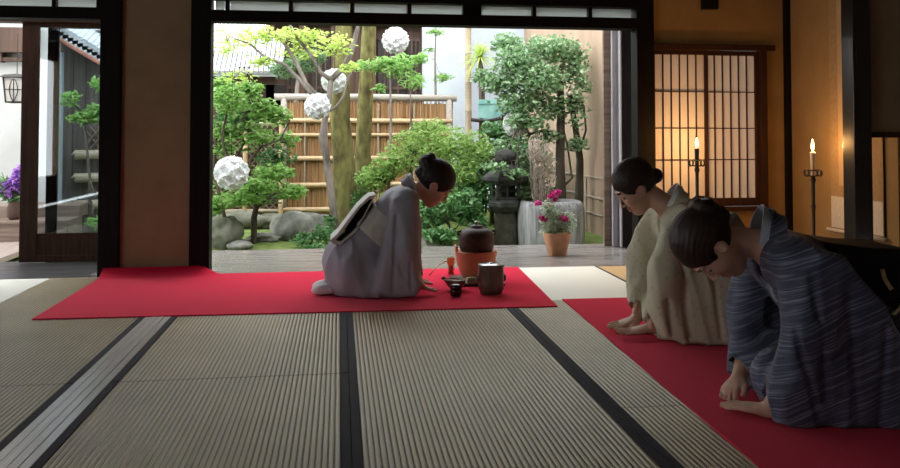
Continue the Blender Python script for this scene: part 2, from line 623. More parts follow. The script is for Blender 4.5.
# ---- veranda boards
M['veranda'] = noisy('veranda_boards', (0.13, 0.115, 0.11), (0.32, 0.29, 0.27), 3, (0.6, 14, 1), 0.22, 0.6, 0.25, bump_dist=0.004)
d = MB()
ys = [6.18, 6.33, 6.60, 6.86, 7.09, 7.33]
for a, b in zip(ys[:-1], ys[1:]):
    d.box((-1.75, a + 0.003, -0.05), (2.75, b - 0.003, -0.004 - 0.002 * (ys.index(a) % 2)))
struct(d.build('floor_veranda', M['veranda'], bevel=0.002), 'worn wooden veranda boards facing the garden')
struct(MB().box((-1.75, 6.055, -0.05), (2.75, 6.178, 0.0)).build('trim_12', M['veranda'], bevel=0.002), 'wooden threshold between tatami and veranda')
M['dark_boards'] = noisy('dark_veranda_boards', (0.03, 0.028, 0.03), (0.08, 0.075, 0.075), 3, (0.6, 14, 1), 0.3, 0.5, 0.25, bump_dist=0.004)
d = MB()
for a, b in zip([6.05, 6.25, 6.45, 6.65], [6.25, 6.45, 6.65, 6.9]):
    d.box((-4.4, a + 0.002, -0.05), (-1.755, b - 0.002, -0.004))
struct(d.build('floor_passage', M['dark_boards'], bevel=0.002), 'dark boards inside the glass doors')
# ================================================================== THE GARDEN
def at(px, py, Y):
    """point at distance Y (metres into the place) on the line of sight of a photo pixel"""
    psi, th = math.atan(110 / FPX), math.radians(1.8)
    a, b = (px - 450) / FPX, -(py - 110.2) / FPX
    dx = math.sin(psi) * math.cos(th) + a * math.cos(psi) - b * math.sin(psi) * math.sin(th)
    dy = math.cos(psi) * math.cos(th) - a * math.sin(psi) - b * math.cos(psi) * math.sin(th)
    dz = math.sin(th) + b * math.cos(th)
    t = Y / dy
    return Vector((dx * t, Y, EYE + dz * t))

GZ = -0.12
M['moss'] = noisy('moss_ground', (0.09, 0.13, 0.035), (0.19, 0.24, 0.075), 9, rough=1.0, spec=0.05, bump=0.7, bump_dist=0.03)
M['rock'] = noisy('grey_rock', (0.075, 0.073, 0.062), (0.25, 0.245, 0.215), 7, rough=0.9, spec=0.2, bump=0.8, detail=9, bump_dist=0.03)
M['rock_moss'] = noisy('mossy_rock', (0.06, 0.065, 0.035), (0.20, 0.195, 0.155), 6, rough=0.9, spec=0.2, bump=0.8, detail=9, bump_dist=0.03)
M['stone_dark'] = noisy('weathered_dark_stone', (0.024, 0.024, 0.022), (0.07, 0.07, 0.064), 14, rough=0.9, spec=0.2, bump=0.6, detail=8)
M['stone_brown'] = noisy('mossy_brown_stone', (0.03, 0.028, 0.02), (0.075, 0.07, 0.05), 12, rough=0.9, spec=0.2, bump=0.6, detail=8)
M['bark_moss'] = noisy('mossy_bark', (0.07, 0.05, 0.025), (0.20, 0.19, 0.07), 14, (1, 1, 0.45), rough=0.95, spec=0.1, bump=0.8, detail=8, bump_dist=0.02)
M['bark_grey'] = noisy('grey_bark', (0.09, 0.075, 0.065), (0.30, 0.26, 0.23), 12, (1, 1, 0.3), rough=0.9, spec=0.1, bump=0.6, detail=8)
M['bark_dark'] = noisy('dark_bark', (0.05, 0.04, 0.03), (0.13, 0.11, 0.085), 9, (1, 1, 0.3), rough=0.9, spec=0.1, bump=0.6, detail=8)
M['bamboo'] = noisy('bamboo_pole', (0.50, 0.34, 0.19), (0.68, 0.50, 0.31), 4, (3, 30, 30), rough=0.45, spec=0.4)
M['bamboo_old'] = noisy('old_bamboo_pole', (0.30, 0.24, 0.16), (0.46, 0.39, 0.29), 4, (3, 30, 30), rough=0.55, spec=0.3)
M['brush'] = noisy('brushwood_thatch', (0.26, 0.14, 0.065), (0.62, 0.38, 0.20), 1.0, (55, 55, 2.0), rough=0.95, spec=0.1, bump=0.9, bump_dist=0.02, detail=6)
M['lattice'] = noisy('dark_lattice_bamboo', (0.13, 0.085, 0.055), (0.24, 0.17, 0.11), 6, rough=0.8)
M['log'] = noisy('grey_weathered_log', (0.28, 0.24, 0.20), (0.46, 0.42, 0.37), 4, (2, 20, 20), rough=0.8, bump=0.3)
M['house_wood'] = noisy('dark_house_boards', (0.045, 0.026, 0.018), (0.10, 0.058, 0.040), 2, (9, 9, 0.5), rough=0.8, bump=0.2)
M['house_dark'] = noisy('blackish_house_boards', (0.018, 0.014, 0.012), (0.035, 0.027, 0.022), 2, (9, 9, 0.5), rough=0.6)  # plain near-black brown for windows, walls, eave and lantern iron
M['roof_tile'] = noisy('pale_grey_roof_tiles', (0.34, 0.35, 0.36), (0.50, 0.51, 0.52), 5, rough=0.6, spec=0.4, bump=0.3)
M['verdigris'] = noisy('verdigris_copper', (0.16, 0.37, 0.35), (0.33, 0.56, 0.52), 6, rough=0.6, spec=0.4, bump=0.15)
M['celadon'] = noisy('pale_teal_glaze', (0.32, 0.50, 0.47), (0.46, 0.64, 0.60), 5, rough=0.3, spec=0.5)
M['terracotta'] = noisy('terracotta', (0.42, 0.20, 0.11), (0.55, 0.29, 0.17), 12, rough=0.85, spec=0.2, bump=0.15)
M['soil'] = noisy('potting_soil', (0.03, 0.02, 0.015), (0.06, 0.045, 0.03), 60, rough=1.0, bump=0.8)
M['lf_maple'] = leafmat('maple_leaves', (0.34, 0.50, 0.10), (0.50, 0.64, 0.16), (0.64, 0.72, 0.26), 9, 0.55)
M['lf_bright'] = leafmat('bright_leaves', (0.13, 0.31, 0.06), (0.25, 0.45, 0.11), (0.44, 0.60, 0.24), 22, 0.5)
M['lf_fresh'] = leafmat('fresh_pale_leaves', (0.26, 0.50, 0.14), (0.38, 0.62, 0.20), (0.54, 0.74, 0.34), 16, 0.5)
M['lf_azalea'] = leafmat('azalea_leaves', (0.18, 0.34, 0.07), (0.32, 0.48, 0.13), (0.46, 0.60, 0.24), 18, 0.45)
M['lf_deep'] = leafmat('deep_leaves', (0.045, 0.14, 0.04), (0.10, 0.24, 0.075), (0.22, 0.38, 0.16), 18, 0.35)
M['lf_glossy'] = leafmat('glossy_leaves', (0.09, 0.22, 0.08), (0.24, 0.40, 0.18), (0.52, 0.62, 0.46), 30, 0.35, 0.25)
M['lf_pine'] = leafmat('pine_needles', (0.12, 0.24, 0.10), (0.20, 0.33, 0.16), (0.30, 0.43, 0.24), 18, 0.3)
M['lf_pale'] = leafmat('pale_flower_leaves', (0.28, 0.38, 0.22), (0.46, 0.54, 0.38), (0.66, 0.70, 0.58), 60, 0.4)
M['fl_magenta'] = leafmat('magenta_petals', (0.42, 0.01, 0.13), (0.58, 0.02, 0.22), (0.70, 0.08, 0.36), 60, 0.3)
M['fl_purple'] = leafmat('purple_petals', (0.24, 0.14, 0.52), (0.44, 0.22, 0.62), (0.66, 0.36, 0.66), 30, 0.4)
M['dry_grass'] = leafmat('dry_pampas', (0.42, 0.34, 0.28), (0.56, 0.47, 0.40), (0.70, 0.62, 0.55), 30, 0.4)

def leaf_cloud(name, mat, blobs, size, parent=None, aspect=0.42, droop=0.25, flatness=0.5, shell=0.55, seed=1):
    """blobs: (centre, (rx, ry, rz), count). Each leaf is a folded blade of six corners."""
    r = np.random.default_rng(seed)
    Cs = []
    for c, rad, n in blobs:
        d = r.normal(size=(n, 3))
        d /= np.linalg.norm(d, axis=1)[:, None]
        q = r.random(n) ** shell
        Cs.append(np.asarray(c)[None] + d * q[:, None] * np.asarray(rad)[None])
    Cn = np.concatenate(Cs)
    n = len(Cn)
    ax = r.normal(size=(n, 3))
    ax[:, 2] = ax[:, 2] * flatness - droop
    ax /= np.linalg.norm(ax, axis=1)[:, None]
    up = r.normal(size=(n, 3)) * 0.7 + np.array([0, 0, 1.0])
    sd = np.cross(ax, up)
    sd /= np.linalg.norm(sd, axis=1)[:, None] + 1e-9
    nm = np.cross(sd, ax)
    L = size * (0.65 + 0.7 * r.random(n))[:, None]
    Wd = L * aspect * 0.5
    p0 = Cn - ax * L * 0.5
    p1 = Cn - ax * L * 0.12 + sd * Wd + nm * L * 0.08
    p2 = Cn + ax * L * 0.22 + sd * Wd * 0.8 + nm * L * 0.07
    p3 = Cn + ax * L * 0.5 - nm * L * 0.05
    p4 = Cn + ax * L * 0.22 - sd * Wd * 0.8 + nm * L * 0.07
    p5 = Cn - ax * L * 0.12 - sd * Wd + nm * L * 0.08
    V = np.stack([p0, p1, p2, p3, p4, p5], 1).reshape(-1, 3)
    b = (np.arange(n) * 6)[:, None]
    F = np.concatenate([b + np.array([[0, 1, 2, 3]]), b + np.array([[0, 3, 4, 5]])])
    return grid_mesh(name, V, F, mat, parent, smooth=False)

def wobble(a, b, n, amp, seed):
    r = random.Random(seed)
    a, b = Vector(a), Vector(b)
    out = []
    for i in range(n + 1):
        t = i / n
        k = amp * math.sin(PI * t) + (0.15 * amp if 0 < i < n else 0)
        out.append(a.lerp(b, t) + Vector((r.uniform(-1, 1), r.uniform(-1, 1), r.uniform(-1, 1))) * k)
    return out

def twigs(mb, starts, blobs, r0, seed, per=5):
    rr = random.Random(seed)
    for c, rad, n in blobs:
        c = Vector(c)
        s = min(starts, key=lambda p: (Vector(p) - c).length)
        mb.tube(wobble(s, c, 5, 0.05, rr.random()), [r0, r0 * .9, r0 * .8, r0 * .7, r0 * .55, r0 * .4], 6)
        for _ in range(per):
            e = c + Vector((rr.uniform(-1, 1) * rad[0], rr.uniform(-1, 1) * rad[1], rr.uniform(-1, 1) * rad[2])) * 0.85
            mb.tube(wobble(c.lerp(Vector(s), rr.random() * 0.4), e, 4, 0.03, rr.random()), [r0 * .45, r0 * .4, r0 * .3, r0 * .22, r0 * .12], 5)

def rock(label, c, rad, seed, mat='rock', name='garden_rock', flat=0.75):
    r = np.random.default_rng(seed)
    n, m = 40, 26
    V, F = [], []
    W = r.normal(size=(7, 3)); W /= np.linalg.norm(W, axis=1)[:, None]
    off = r.uniform(0.62, 0.95, 7)
    k = r.normal(size=(5, 3)) * 5
    ph = r.random(5) * 6
    for i in range(m + 1):
        t = PI * i / m
        for j in range(n):
            a = 2 * PI * j / n
            d = np.array([math.sin(t) * math.cos(a), math.sin(t) * math.sin(a), math.cos(t)])
            s = 1.0
            for w_, o_ in zip(W, off):
                q = float(d @ w_)
                if q > o_ * 0.9:
                    s = min(s, o_ / max(q, 1e-3))
            s *= 1 + 0.035 * sum(math.sin(float(k[e] @ d) + ph[e]) for e in range(5))
            V.append((d[0] * rad[0] * s, d[1] * rad[1] * s, d[2] * rad[2] * s))
    for i in range(m):
        for j in range(n):
            j2 = (j + 1) % n
            F.append((i * n + j, (i + 1) * n + j, (i + 1) * n + j2, i * n + j2))
    o = MB().add(V, F).build(name, M[mat], smooth=True, weld=True, loc=c)
    return tag(o, label, 'rock')

# ---- ground
gm = MB()
nx, ny = 60, 40
X0, X1, Y0, Y1 = -5.0, 3.2, 6.9, 11.6
vs = []
for j in range(ny + 1):
    for i in range(nx + 1):
        x, y = X0 + (X1 - X0) * i / nx, Y0 + (Y1 - Y0) * j / ny
        z = GZ + 0.025 * math.sin(x * 2.1 + 1) * math.sin(y * 1.7) + 0.012 * math.sin(x * 7 + y * 3) + 0.06 * max(0, y - 9) / 2
        vs.append((x, y, z if y > 7.35 else GZ - 0.05))
gm.add(vs, [(j * (nx + 1) + i, j * (nx + 1) + i + 1, (j + 1) * (nx + 1) + i + 1, (j + 1) * (nx + 1) + i) for j in range(ny) for i in range(nx)])
struct(gm.build('ground', M['moss'], smooth=True), 'mossy garden ground')

# ---- garden wall on the right, white wall at the back
g = MB().box((2.80, 7.45, -0.2), (2.92, 12.3, 3.4))
struct(g.build('wall_garden', M['garden_wall']), 'tan plaster garden wall on the right')
g = MB()
for zz in (0.12, 0.30, 0.52):
    g.box((2.785, 7.45, zz), (2.80, 11.9, zz + 0.012))
for yy in (8.0, 9.1, 10.2):
    g.box((2.787, yy, -0.15), (2.80, yy + 0.012, 0.52))
struct(g.build('trim_13', M['log']), 'pale rails along the foot of the garden wall')
a, b = at(424, 60, 11.9), at(467, 60, 11.9)
o = MB().box((a.x, 11.9, -0.2), (b.x + 0.02, 12.2, 4.2)).build('garden_pillar', M['white_plaster'], bevel=0.01)
tag(o, 'tall white plastered wall pier behind the garden fence', 'wall pier', kind='structure')

# ---- brushwood fence with bamboo rails
FY = 10.5
fx0, fx1 = at(284, 120, FY).x, at(452, 120, FY).x
fr = thing('brushwood_fence', 'brown brushwood fence with horizontal bamboo rails and log coping, behind the garden trees', 'fence', (0, 0, 0))
r = np.random.default_rng(5)
fm = MB()
fm.box((fx0, FY + 0.03, GZ), (fx1, FY + 0.07, 1.40))
x = fx0
rr = random.Random(3)
while x < fx1:
    h = 1.40 + rr.uniform(-0.03, 0.05)
    dx = rr.uniform(-0.02, 0.02)
    yy = FY + 0.02 + rr.uniform(-0.008, 0.012)
    rad = rr.uniform(0.004, 0.009)
    fm.tube([(x, yy, GZ), (x + dx * 0.5, yy - 0.004, 0.6), (x + dx, yy, h)], rad, 5, cap=False)
    x += rr.uniform(0.006, 0.013)
fm.build('brushwood_panel', M['brush'], fr)
def pole(mb, a, b, rad, seed=0, nodes=0.32):
    a, b = Vector(a), Vector(b)
    L = (b - a).length
    pts, rs = [], []
    k = int(L / nodes)
    t = 0
    for i in range(k + 1):
        c = i * nodes / L
        for dt, f in ((-0.012, 1.0), (0.0, 1.16), (0.012, 1.0)):
            u = c + dt / L
            if 0 <= u <= 1:
                pts.append(a.lerp(b, u)); rs.append(rad * f)
    pts = [a] + pts + [b]; rs = [rad] + rs + [rad]
    mb.tube(pts, rs, 10)
    return mb
for py in (121, 134.5, 158, 184, 209):
    z = at(360, py, FY).z
    pole(MB(), (fx0 - 0.02, FY - 0.02, z + rr.uniform(-.01, .01)), (fx1, FY - 0.02, z), 0.030 if py != 134.5 else 0.022).build('bamboo_rail', M['bamboo'], fr, smooth=True)
z = at(360, 97.5, FY).z
MB().tube([(fx0 - 0.12, FY, z), (fx0 + 1, FY, z + 0.006), (fx1 + 0.06, FY, z - 0.005)], 0.042, 12).build('log_coping', M['log'], fr, smooth=True)
for px in (284, 449):
    xx = at(px, 120, FY).x
    MB().tube([(xx, FY, GZ - 0.1), (xx, FY, z)], 0.04, 12).build('post', M['log'], fr, smooth=True)
ob = MB()
for xx in np.arange(fx0 + 0.25, fx1, 0.46):
    ob.box((xx, FY - 0.03, 0.0), (xx + 0.018, FY - 0.005, 1.40))
ob.build('split_bamboo_batten', M['bamboo_old'], fr)

# ---- lattice fence at the left
lf = thing('lattice_fence', 'dark diagonal bamboo lattice fence left of the brushwood fence, behind the hanging white ball', 'fence')
lx0, lx1, lz0, lz1 = at(206, 170, 10.2).x, at(281, 170, 10.2).x, 0.0, at(250, 124, 10.2).z
lm = MB()
step = 0.085
hgt = lz1 - lz0
k = -hgt
while k < (lx1 - lx0):
    xa, xb = lx0 + k, lx0 + k + hgt
    za, zb = lz0, lz1
    a0 = max(xa, lx0); b0 = min(xb, lx1)
    if b0 > a0:
        lm.tube([(a0, 10.2, lz0 + (a0 - xa)), (b0, 10.2, lz0 + (b0 - xa))], 0.008, 5)
        lm.tube([(a0, 10.19, lz1 - (a0 - xa)), (b0, 10.19, lz1 - (b0 - xa))], 0.008, 5)
    k += step
lm.build('lattice', M['lattice'], lf)
MB().box((lx0, 10.26, lz0), (lx1, 10.28, lz1)).build('backing_boards', M['house_wood'], lf)
for px in (208, 245, 281):
    xx = at(px, 170, 10.15).x
    pole(MB(), (xx, 10.15, GZ - 0.05), (xx, 10.15, lz1 + 0.05), 0.028).build('bamboo_post', M['bamboo'], lf, smooth=True)
for zz in (lz1, lz0 + 0.08):
    pole(MB(), (lx0, 10.16, zz), (lx1, 10.16, zz), 0.024).build('bamboo_rail', M['bamboo_old'], lf, smooth=True)

# ---- neighbouring house behind the fence
hs = thing('wooden_house', 'dark brown wooden house with slatted windows behind the garden fence', 'house')
HY = 12.2
hx0, hx1 = at(268, 60, HY).x, at(426, 60, HY).x
MB().box((hx0, HY + 0.12, -0.2), (hx1, HY + 0.3, 3.6)).build('wall', M['house_wood'], hs)
for pa, pb in ((278, 297), (312, 330), (378, 405), (408, 424)):
    xa, xb = at(pa, 60, HY).x, at(pb, 60, HY).x
    fw = MB().box((xa, HY + 0.06, 0.95), (xb, HY + 0.12, 2.45)).build('window', M['house_dark'], hs)
    mm = MB()
    for s in (0.25, 0.5, 0.75):
        xx = xa + (xb - xa) * s
        mm.box((xx - 0.012, HY + 0.03, 0.95), (xx + 0.012, HY + 0.06, 2.45))
    for zz in (0.97, 1.7, 2.43):
        mm.box((xa, HY + 0.035, zz - 0.02), (xb, HY + 0.06, zz + 0.02))
    mm.build('window_bars', M['house_wood'], fw)
for px in (270, 303, 335, 372, 425):
    xx = at(px, 60, HY).x
    MB().box((xx - 0.06, HY, -0.2), (xx + 0.06, HY + 0.12, 3.4)).build('timber_post', M['house_wood'], hs)
MB().box((hx0, HY + 0.0, 1.42), (hx1, HY + 0.12, 1.52)).build('timber_rail', M['house_wood'], hs)
MB().box((hx0, HY - 0.02, 2.62), (hx1, HY + 0.12, 2.74)).build('timber_rail', M['house_wood'], hs)

# pale tiled roof and posts at the far left of the garden
rf = thing('tiled_roof_house', 'pale grey tiled roof on wooden posts at the upper left of the garden', 'house')
a, b = at(206, 74, 11.6), at(276, 66, 11.6)
mb = MB()
zt = 0.0
for i in range(24):
    t0 = i / 24
    x0_, x1_ = a.x - 0.5 + (b.x - a.x + 0.6) * t0, a.x - 0.5 + (b.x - a.x + 0.6) * (i + 0.9) / 24
    mb.tube([((x0_ + x1_) / 2, 11.45, a.z + 0.02), ((x0_ + x1_) / 2, 13.4, a.z + 1.5)], (x1_ - x0_) * 0.5, 8)
mb.box((a.x - 0.5, 11.5, a.z - 0.03), (b.x + 0.1, 11.6, a.z + 0.02))
mb.build('tiled_roof', M['roof_tile'], rf, smooth='auto')
for px, w_ in ((213, 0.05), (238, 0.09), (262, 0.05)):
    xx = at(px, 90, 11.8).x
    MB().box((xx - w_, 11.75, -0.2), (xx + w_, 11.85, a.z + 0.05)).build('post', M['log'] if px == 238 else M['house_wood'], rf)
MB().box((a.x - 0.5, 11.7, a.z - 0.13), (b.x + 0.1, 11.8, a.z - 0.03)).build('eave_beam', M['house_wood'], rf)
MB().box((a.x - 0.5, 12.2, -0.2), (b.x + 0.1, 12.3, a.z + 0.4)).build('wall', M['house_dark'], rf)
for zz in (0.0, 0.13):
    xx = at(250, 66, 11.6).x
xx = at(246, 66, 11.6)
MB().box((xx.x - 0.09, 11.5, xx.z - 0.22), (xx.x + 0.09, 11.62, xx.z - 0.02)).box((xx.x - 0.05, 11.5, xx.z - 0.42), (xx.x + 0.05, 11.62, xx.z - 0.24)).build('bracket', M['brown_wood'], rf)

# ---- small copper roof of the garden shrine, and pale teal jar
a = at(494, 112, 10.3)
cr = thing('copper_roof_shelter', 'small verdigris copper roof with dark upturned eave, behind the stone lantern', 'roof', (a.x, 10.3, 0))
m = MB()
prof = [(-0.20, a.z + 0.16), (0.16, a.z + 0.16), (0.20, a.z + 0.05), (0.10, a.z - 0.08), (-0.20, a.z - 0.10)]
m.prism(prof, 'y', 0.0, 0.05)
m.build('copper_sheet', M['verdigris'], cr)
sm_ = MB()
for xx in (-0.10, 0.0, 0.10):
    sm_.box((xx - 0.006, -0.012, a.z - 0.08), (xx + 0.006, 0.0, a.z + 0.15))
sm_.box((-0.2, -0.012, a.z + 0.10), (0.18, 0.0, a.z + 0.112))
sm_.build('seam', M['verdigris'], cr)
MB().tube([(-0.30, -0.02, a.z - 0.10), (-0.12, -0.03, a.z - 0.12), (0.06, -0.03, a.z - 0.09), (0.2, -0.03, a.z + 0.03), (0.30, -0.02, a.z + 0.17)], 0.024, 8).build('eave', M['house_dark'], cr, smooth=True)
for xx in (-0.16, 0.12):
    MB().box((xx - 0.025, 0.0, GZ), (xx + 0.025, 0.05, a.z - 0.08)).build('post', M['house_wood'], cr)
MB().box((-0.22, -0.08, at(493, 158, 10.3).z - 0.05), (0.2, 0.08, at(493, 158, 10.3).z)).build('shelf', M['house_wood'], cr)
b = at(493, 157, 10.28)
m = MB().lathe([(0.05, 0.0), (0.085, 0.05), (0.105, 0.12), (0.11, 0.19), (0.10, 0.235), (0.085, 0.24), (0.08, 0.20), (0.05, 0.05)], 28)
o = m.build('ceramic_jar', M['celadon'], None, smooth=True, loc=(b.x, 10.28, b.z))
tag(o, 'pale teal ceramic jar above the stone lantern', 'jar')

# ---- trees
def tree(name, label, cat, trunks, blobs, leafm, size, barkm, seed, twig_r=0.012, per=5, aspect=0.42, droop=0.25, flatness=0.5, branches=(), group=None, extra=()):
    base = trunks[0][0][0]
    t = thing(name, label, cat, (0, 0, 0), 0, group)
    mb = MB()
    starts = []
    for path, rad in trunks:
        mb.tube(path, rad, 12)
        starts += path[1:]
    mb.build('trunk', M[barkm], t, smooth=True)
    bb = MB()
    for path, rad in branches:
        bb.tube(path, rad, 9)
        starts += path[1:]
    twigs(bb, starts, blobs, twig_r, seed, per)
    bb.build('branches', M[barkm], t, smooth=True)
    leaf_cloud('foliage', M[leafm], blobs, size, t, aspect, droop, flatness, seed=seed)
    for i, (lm_, bl, sz) in enumerate(extra):
        leaf_cloud('foliage', M[lm_], bl, sz, t, aspect, droop, flatness, seed=seed + 50 + i)
    return t

def P(px, py, Y):
    return tuple(at(px, py, Y))

def blob(px, py, Y, rpx, rpy, n, ry=None):
    s = Y / FPX
    return (P(px, py, Y), (rpx * s, ry if ry else 0.5 * (rpx + rpy) * s, rpy * s), n)

# two tall mossy trunks
r_ = 9.3 / FPX
tree('mossy_tree', 'thick mossy tree trunk in the middle of the garden, wider of the two', 'tree',
     [([P(349, 246, 9.3), P(349, 225, 9.3), P(346, 205, 9.3), P(345, 180, 9.3), P(343, 150, 9.3), P(340, 120, 9.3), P(341, 80, 9.3), P(344, 25, 9.3), P(346, -60, 9.3)],
       [22 * r_, 17 * r_, 13 * r_, 11.5 * r_, 10.5 * r_, 10 * r_, 9 * r_, 8 * r_, 7 * r_])],
     [blob(330, -25, 9.3, 45, 18, 700), blob(375, -35, 9.2, 40, 16, 500)], 'lf_maple', 0.07, 'bark_moss', 21, 0.02)
r_ = 9.8 / FPX
tree('mossy_tree', 'thinner straight mossy tree trunk, right of the thick one', 'tree',
     [([P(361, 236, 9.8), P(362, 190, 9.8), P(363, 150, 9.8), P(366, 90, 9.8), P(369, 25, 9.8), P(371, -60, 9.8)],
       [10 * r_, 8.5 * r_, 7.8 * r_, 7.4 * r_, 7 * r_, 6 * r_])],
     [blob(385, -40, 9.8, 40, 16, 500)], 'lf_maple', 0.07, 'bark_moss', 22, 0.02)
# slender bent tree that carries the paper balls
Yc = 8.4
r_ = Yc / FPX
tree('maple_tree', 'slender bent maple with pale grey branches, in front of the mossy trunks', 'tree',
     [([P(336, 246, Yc), P(334, 215, Yc), P(330, 185, Yc), P(326, 155, Yc), P(323, 138, Yc), P(325, 120, Yc), P(329, 100, Yc), P(331, 80, Yc)],
       [4.6 * r_, 3.7 * r_, 3.5 * r_, 3.6 * r_, 4.4 * r_, 2.9 * r_, 2.8 * r_, 2.7 * r_])],
     [blob(232, 44, Yc, 22, 16, 130), blob(262, 36, Yc, 26, 10, 220), blob(300, 36, Yc, 28, 10, 330), blob(335, 45, Yc - .2, 22, 14, 200), blob(236, 76, Yc, 22, 9, 70), blob(262, 62, Yc - .1, 12, 7, 60),
      blob(350, 68, Yc - .3, 12, 7, 60), blob(300, 52, Yc + .2, 24, 9, 130)],
     'lf_maple', 0.055, 'bark_grey', 23, 0.006, 4, aspect=0.5, droop=0.15, flatness=0.3,
     branches=[([P(331, 80, Yc), P(345, 66, Yc), P(352, 50, Yc), P(358, 28, Yc), P(364, 0, Yc)], [2.9 * r_, 3.3 * r_, 2.8 * r_, 2.3 * r_, 1.8 * r_]),
               ([P(331, 80, Yc), P(320, 72, Yc), P(311, 55, Yc), P(297, 38, Yc), P(288, 22, Yc)], [2.6 * r_, 2 * r_, 1.7 * r_, 1.4 * r_, 1 * r_]),
               ([P(325, 110, Yc), P(311, 93, Yc), P(300, 80, Yc), P(284, 64, Yc), P(266, 58, Yc), P(250, 44, Yc), P(228, 36, Yc)], [2.4 * r_, 2.3 * r_, 2 * r_, 1.7 * r_, 1.4 * r_, 1.0 * r_, 0.7 * r_]),
               ([P(326, 104, Yc), P(306, 84, Yc), P(296, 62, Yc), P(286, 46, Yc), P(276, 34, Yc)], [2.2 * r_, 2.2 * r_, 2.0 * r_, 1.6 * r_, 1.1 * r_]),
               ([P(328, 112, Yc), P(337, 106, Yc), P(344, 96, Yc), P(347, 82, Yc), P(353, 68, Yc)], [1.6 * r_, 1.5 * r_, 1.3 * r_, 1.1 * r_, 0.8 * r_])])
# little pine cushion on the house side
tree('pine_tree', 'small grey-green pine cushion tree before the dark house, behind the maple branches', 'tree',
     [([P(302, 232, 10.9), P(300, 150, 10.9), P(296, 105, 10.9), P(298, 75, 10.9)], [0.05, 0.045, 0.035, 0.02])],
     [blob(285, 70, 10.9, 16, 9, 700), blob(312, 58, 10.9, 15, 8, 600), blob(300, 66, 10.9, 20, 8, 700)], 'lf_pine', 0.09, 'bark_grey', 24, 0.012, 5, aspect=0.10, droop=-0.5)

# left shrub with dark twisting branches
Yl = 8.7
tree('camellia_tree', 'leafy green shrub tree with dark twisting branches at the left of the garden', 'tree',
     [([P(253, 254, Yl), P(254, 238, Yl), P(254, 218, Yl), P(258, 200, Yl), P(250, 180, Yl), P(236, 160, Yl)], [0.035, 0.032, 0.03, 0.027, 0.022, 0.018]),
      ([P(253, 246, Yl), P(240, 240, Yl), P(228, 230, Yl), P(220, 200, Yl), P(214, 165, Yl), P(218, 120, Yl)], [0.02, 0.02, 0.02, 0.018, 0.016, 0.012])],
     [blob(228, 100, Yl - .3, 20, 14, 520), blob(246, 90, Yl, 18, 10, 260), blob(222, 84, Yl, 14, 7, 200), blob(262, 108, Yl, 16, 11, 300), blob(280, 116, Yl, 12, 10, 170), blob(225, 132, Yl, 16, 9, 200),
      blob(255, 138, Yl, 18, 6, 130), blob(240, 200, Yl - .2, 28, 7, 330), blob(276, 172, Yl - .2, 20, 9, 300), blob(290, 192, Yl - .2, 18, 8, 280), blob(258, 186, Yl - .3, 20, 8, 240),
      blob(223, 150, Yl, 12, 8, 160), blob(244, 120, Yl + .2, 36, 34, 700), blob(250, 185, Yl + .2, 40, 22, 500), blob(286, 140, Yl + .2, 14, 9, 150), blob(216, 206, Yl - .2, 10, 10, 160), blob(216, 232, Yl, 8, 10, 120)],
     'lf_bright', 0.062, 'bark_dark', 25, 0.008, 5, aspect=0.5, droop=0.05, flatness=0.3,
     branches=[([P(258, 200, Yl), P(240, 176, Yl - .1), P(226, 160, Yl - .1), P(222, 134, Yl - .1), P(228, 108, Yl - .2)], [0.018, 0.016, 0.014, 0.012, 0.008]),
               ([P(256, 208, Yl), P(270, 196, Yl), P(286, 188, Yl), P(300, 196, Yl)], [0.016, 0.013, 0.010, 0.006]),
               ([P(250, 180, Yl), P(250, 160, Yl), P(262, 146, Yl), P(280, 140, Yl), P(290, 120, Yl)], [0.016, 0.014, 0.012, 0.010, 0.006]),
               ([P(236, 160, Yl), P(244, 142, Yl), P(236, 128, Yl), P(246, 112, Yl), P(262, 104, Yl)], [0.015, 0.013, 0.012, 0.01, 0.006])],
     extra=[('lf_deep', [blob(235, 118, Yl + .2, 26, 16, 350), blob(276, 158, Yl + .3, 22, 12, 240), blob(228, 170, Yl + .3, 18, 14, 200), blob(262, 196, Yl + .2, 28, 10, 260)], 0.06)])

# airy maple sprays right of the mossy trunks
Ym = 9.0
tree('maple_tree', 'young maple with feathery bright sprays below the highest white ball', 'tree',
     [([P(388, 230, Ym), P(389, 180, Ym), P(391, 120, Ym), P(390, 75, Ym)], [0.02, 0.017, 0.013, 0.008])],
     [blob(384, 62, Ym, 13, 5, 90), blob(396, 70, Ym, 18, 9, 120), blob(378, 66, Ym, 8, 6, 60), blob(362, 66, Ym, 10, 6, 55), blob(380, 88, Ym, 6, 5, 40)],
     'lf_fresh', 0.10, 'bark_grey', 26, 0.005, 3, aspect=0.2, droop=0.3, flatness=0.35)
tree('maple_tree', 'thin young maple with drooping sprays, between the highest white ball and the white wall pier', 'tree',
     [([P(410, 230, Ym), P(411, 170, Ym), P(411, 120, Ym), P(410, 84, Ym)], [0.014, 0.012, 0.010, 0.006])],
     [blob(404, 62, Ym, 16, 8, 110), blob(420, 58, Ym, 10, 6, 60), blob(412, 80, Ym, 14, 10, 110)],
     'lf_fresh', 0.10, 'bark_grey', 36, 0.005, 3, aspect=0.2, droop=0.3, flatness=0.35)
# thin bamboo in front of the white wall
tree('slender_bamboo', 'thin bamboo stem with a few pale leaves in front of the white wall pier', 'bamboo',
     [([P(437, 228, 11.2), P(436, 120, 11.2), P(435, 60, 11.2), P(436, 28, 11.2)], [0.02, 0.018, 0.014, 0.008])],
     [blob(436, 32, 11.2, 10, 4, 60), blob(442, 78, 11.2, 12, 5, 60), blob(430, 50, 11.2, 6, 3, 18)], 'lf_bright', 0.09, 'bark_grey', 27, 0.004, 3, aspect=0.22)
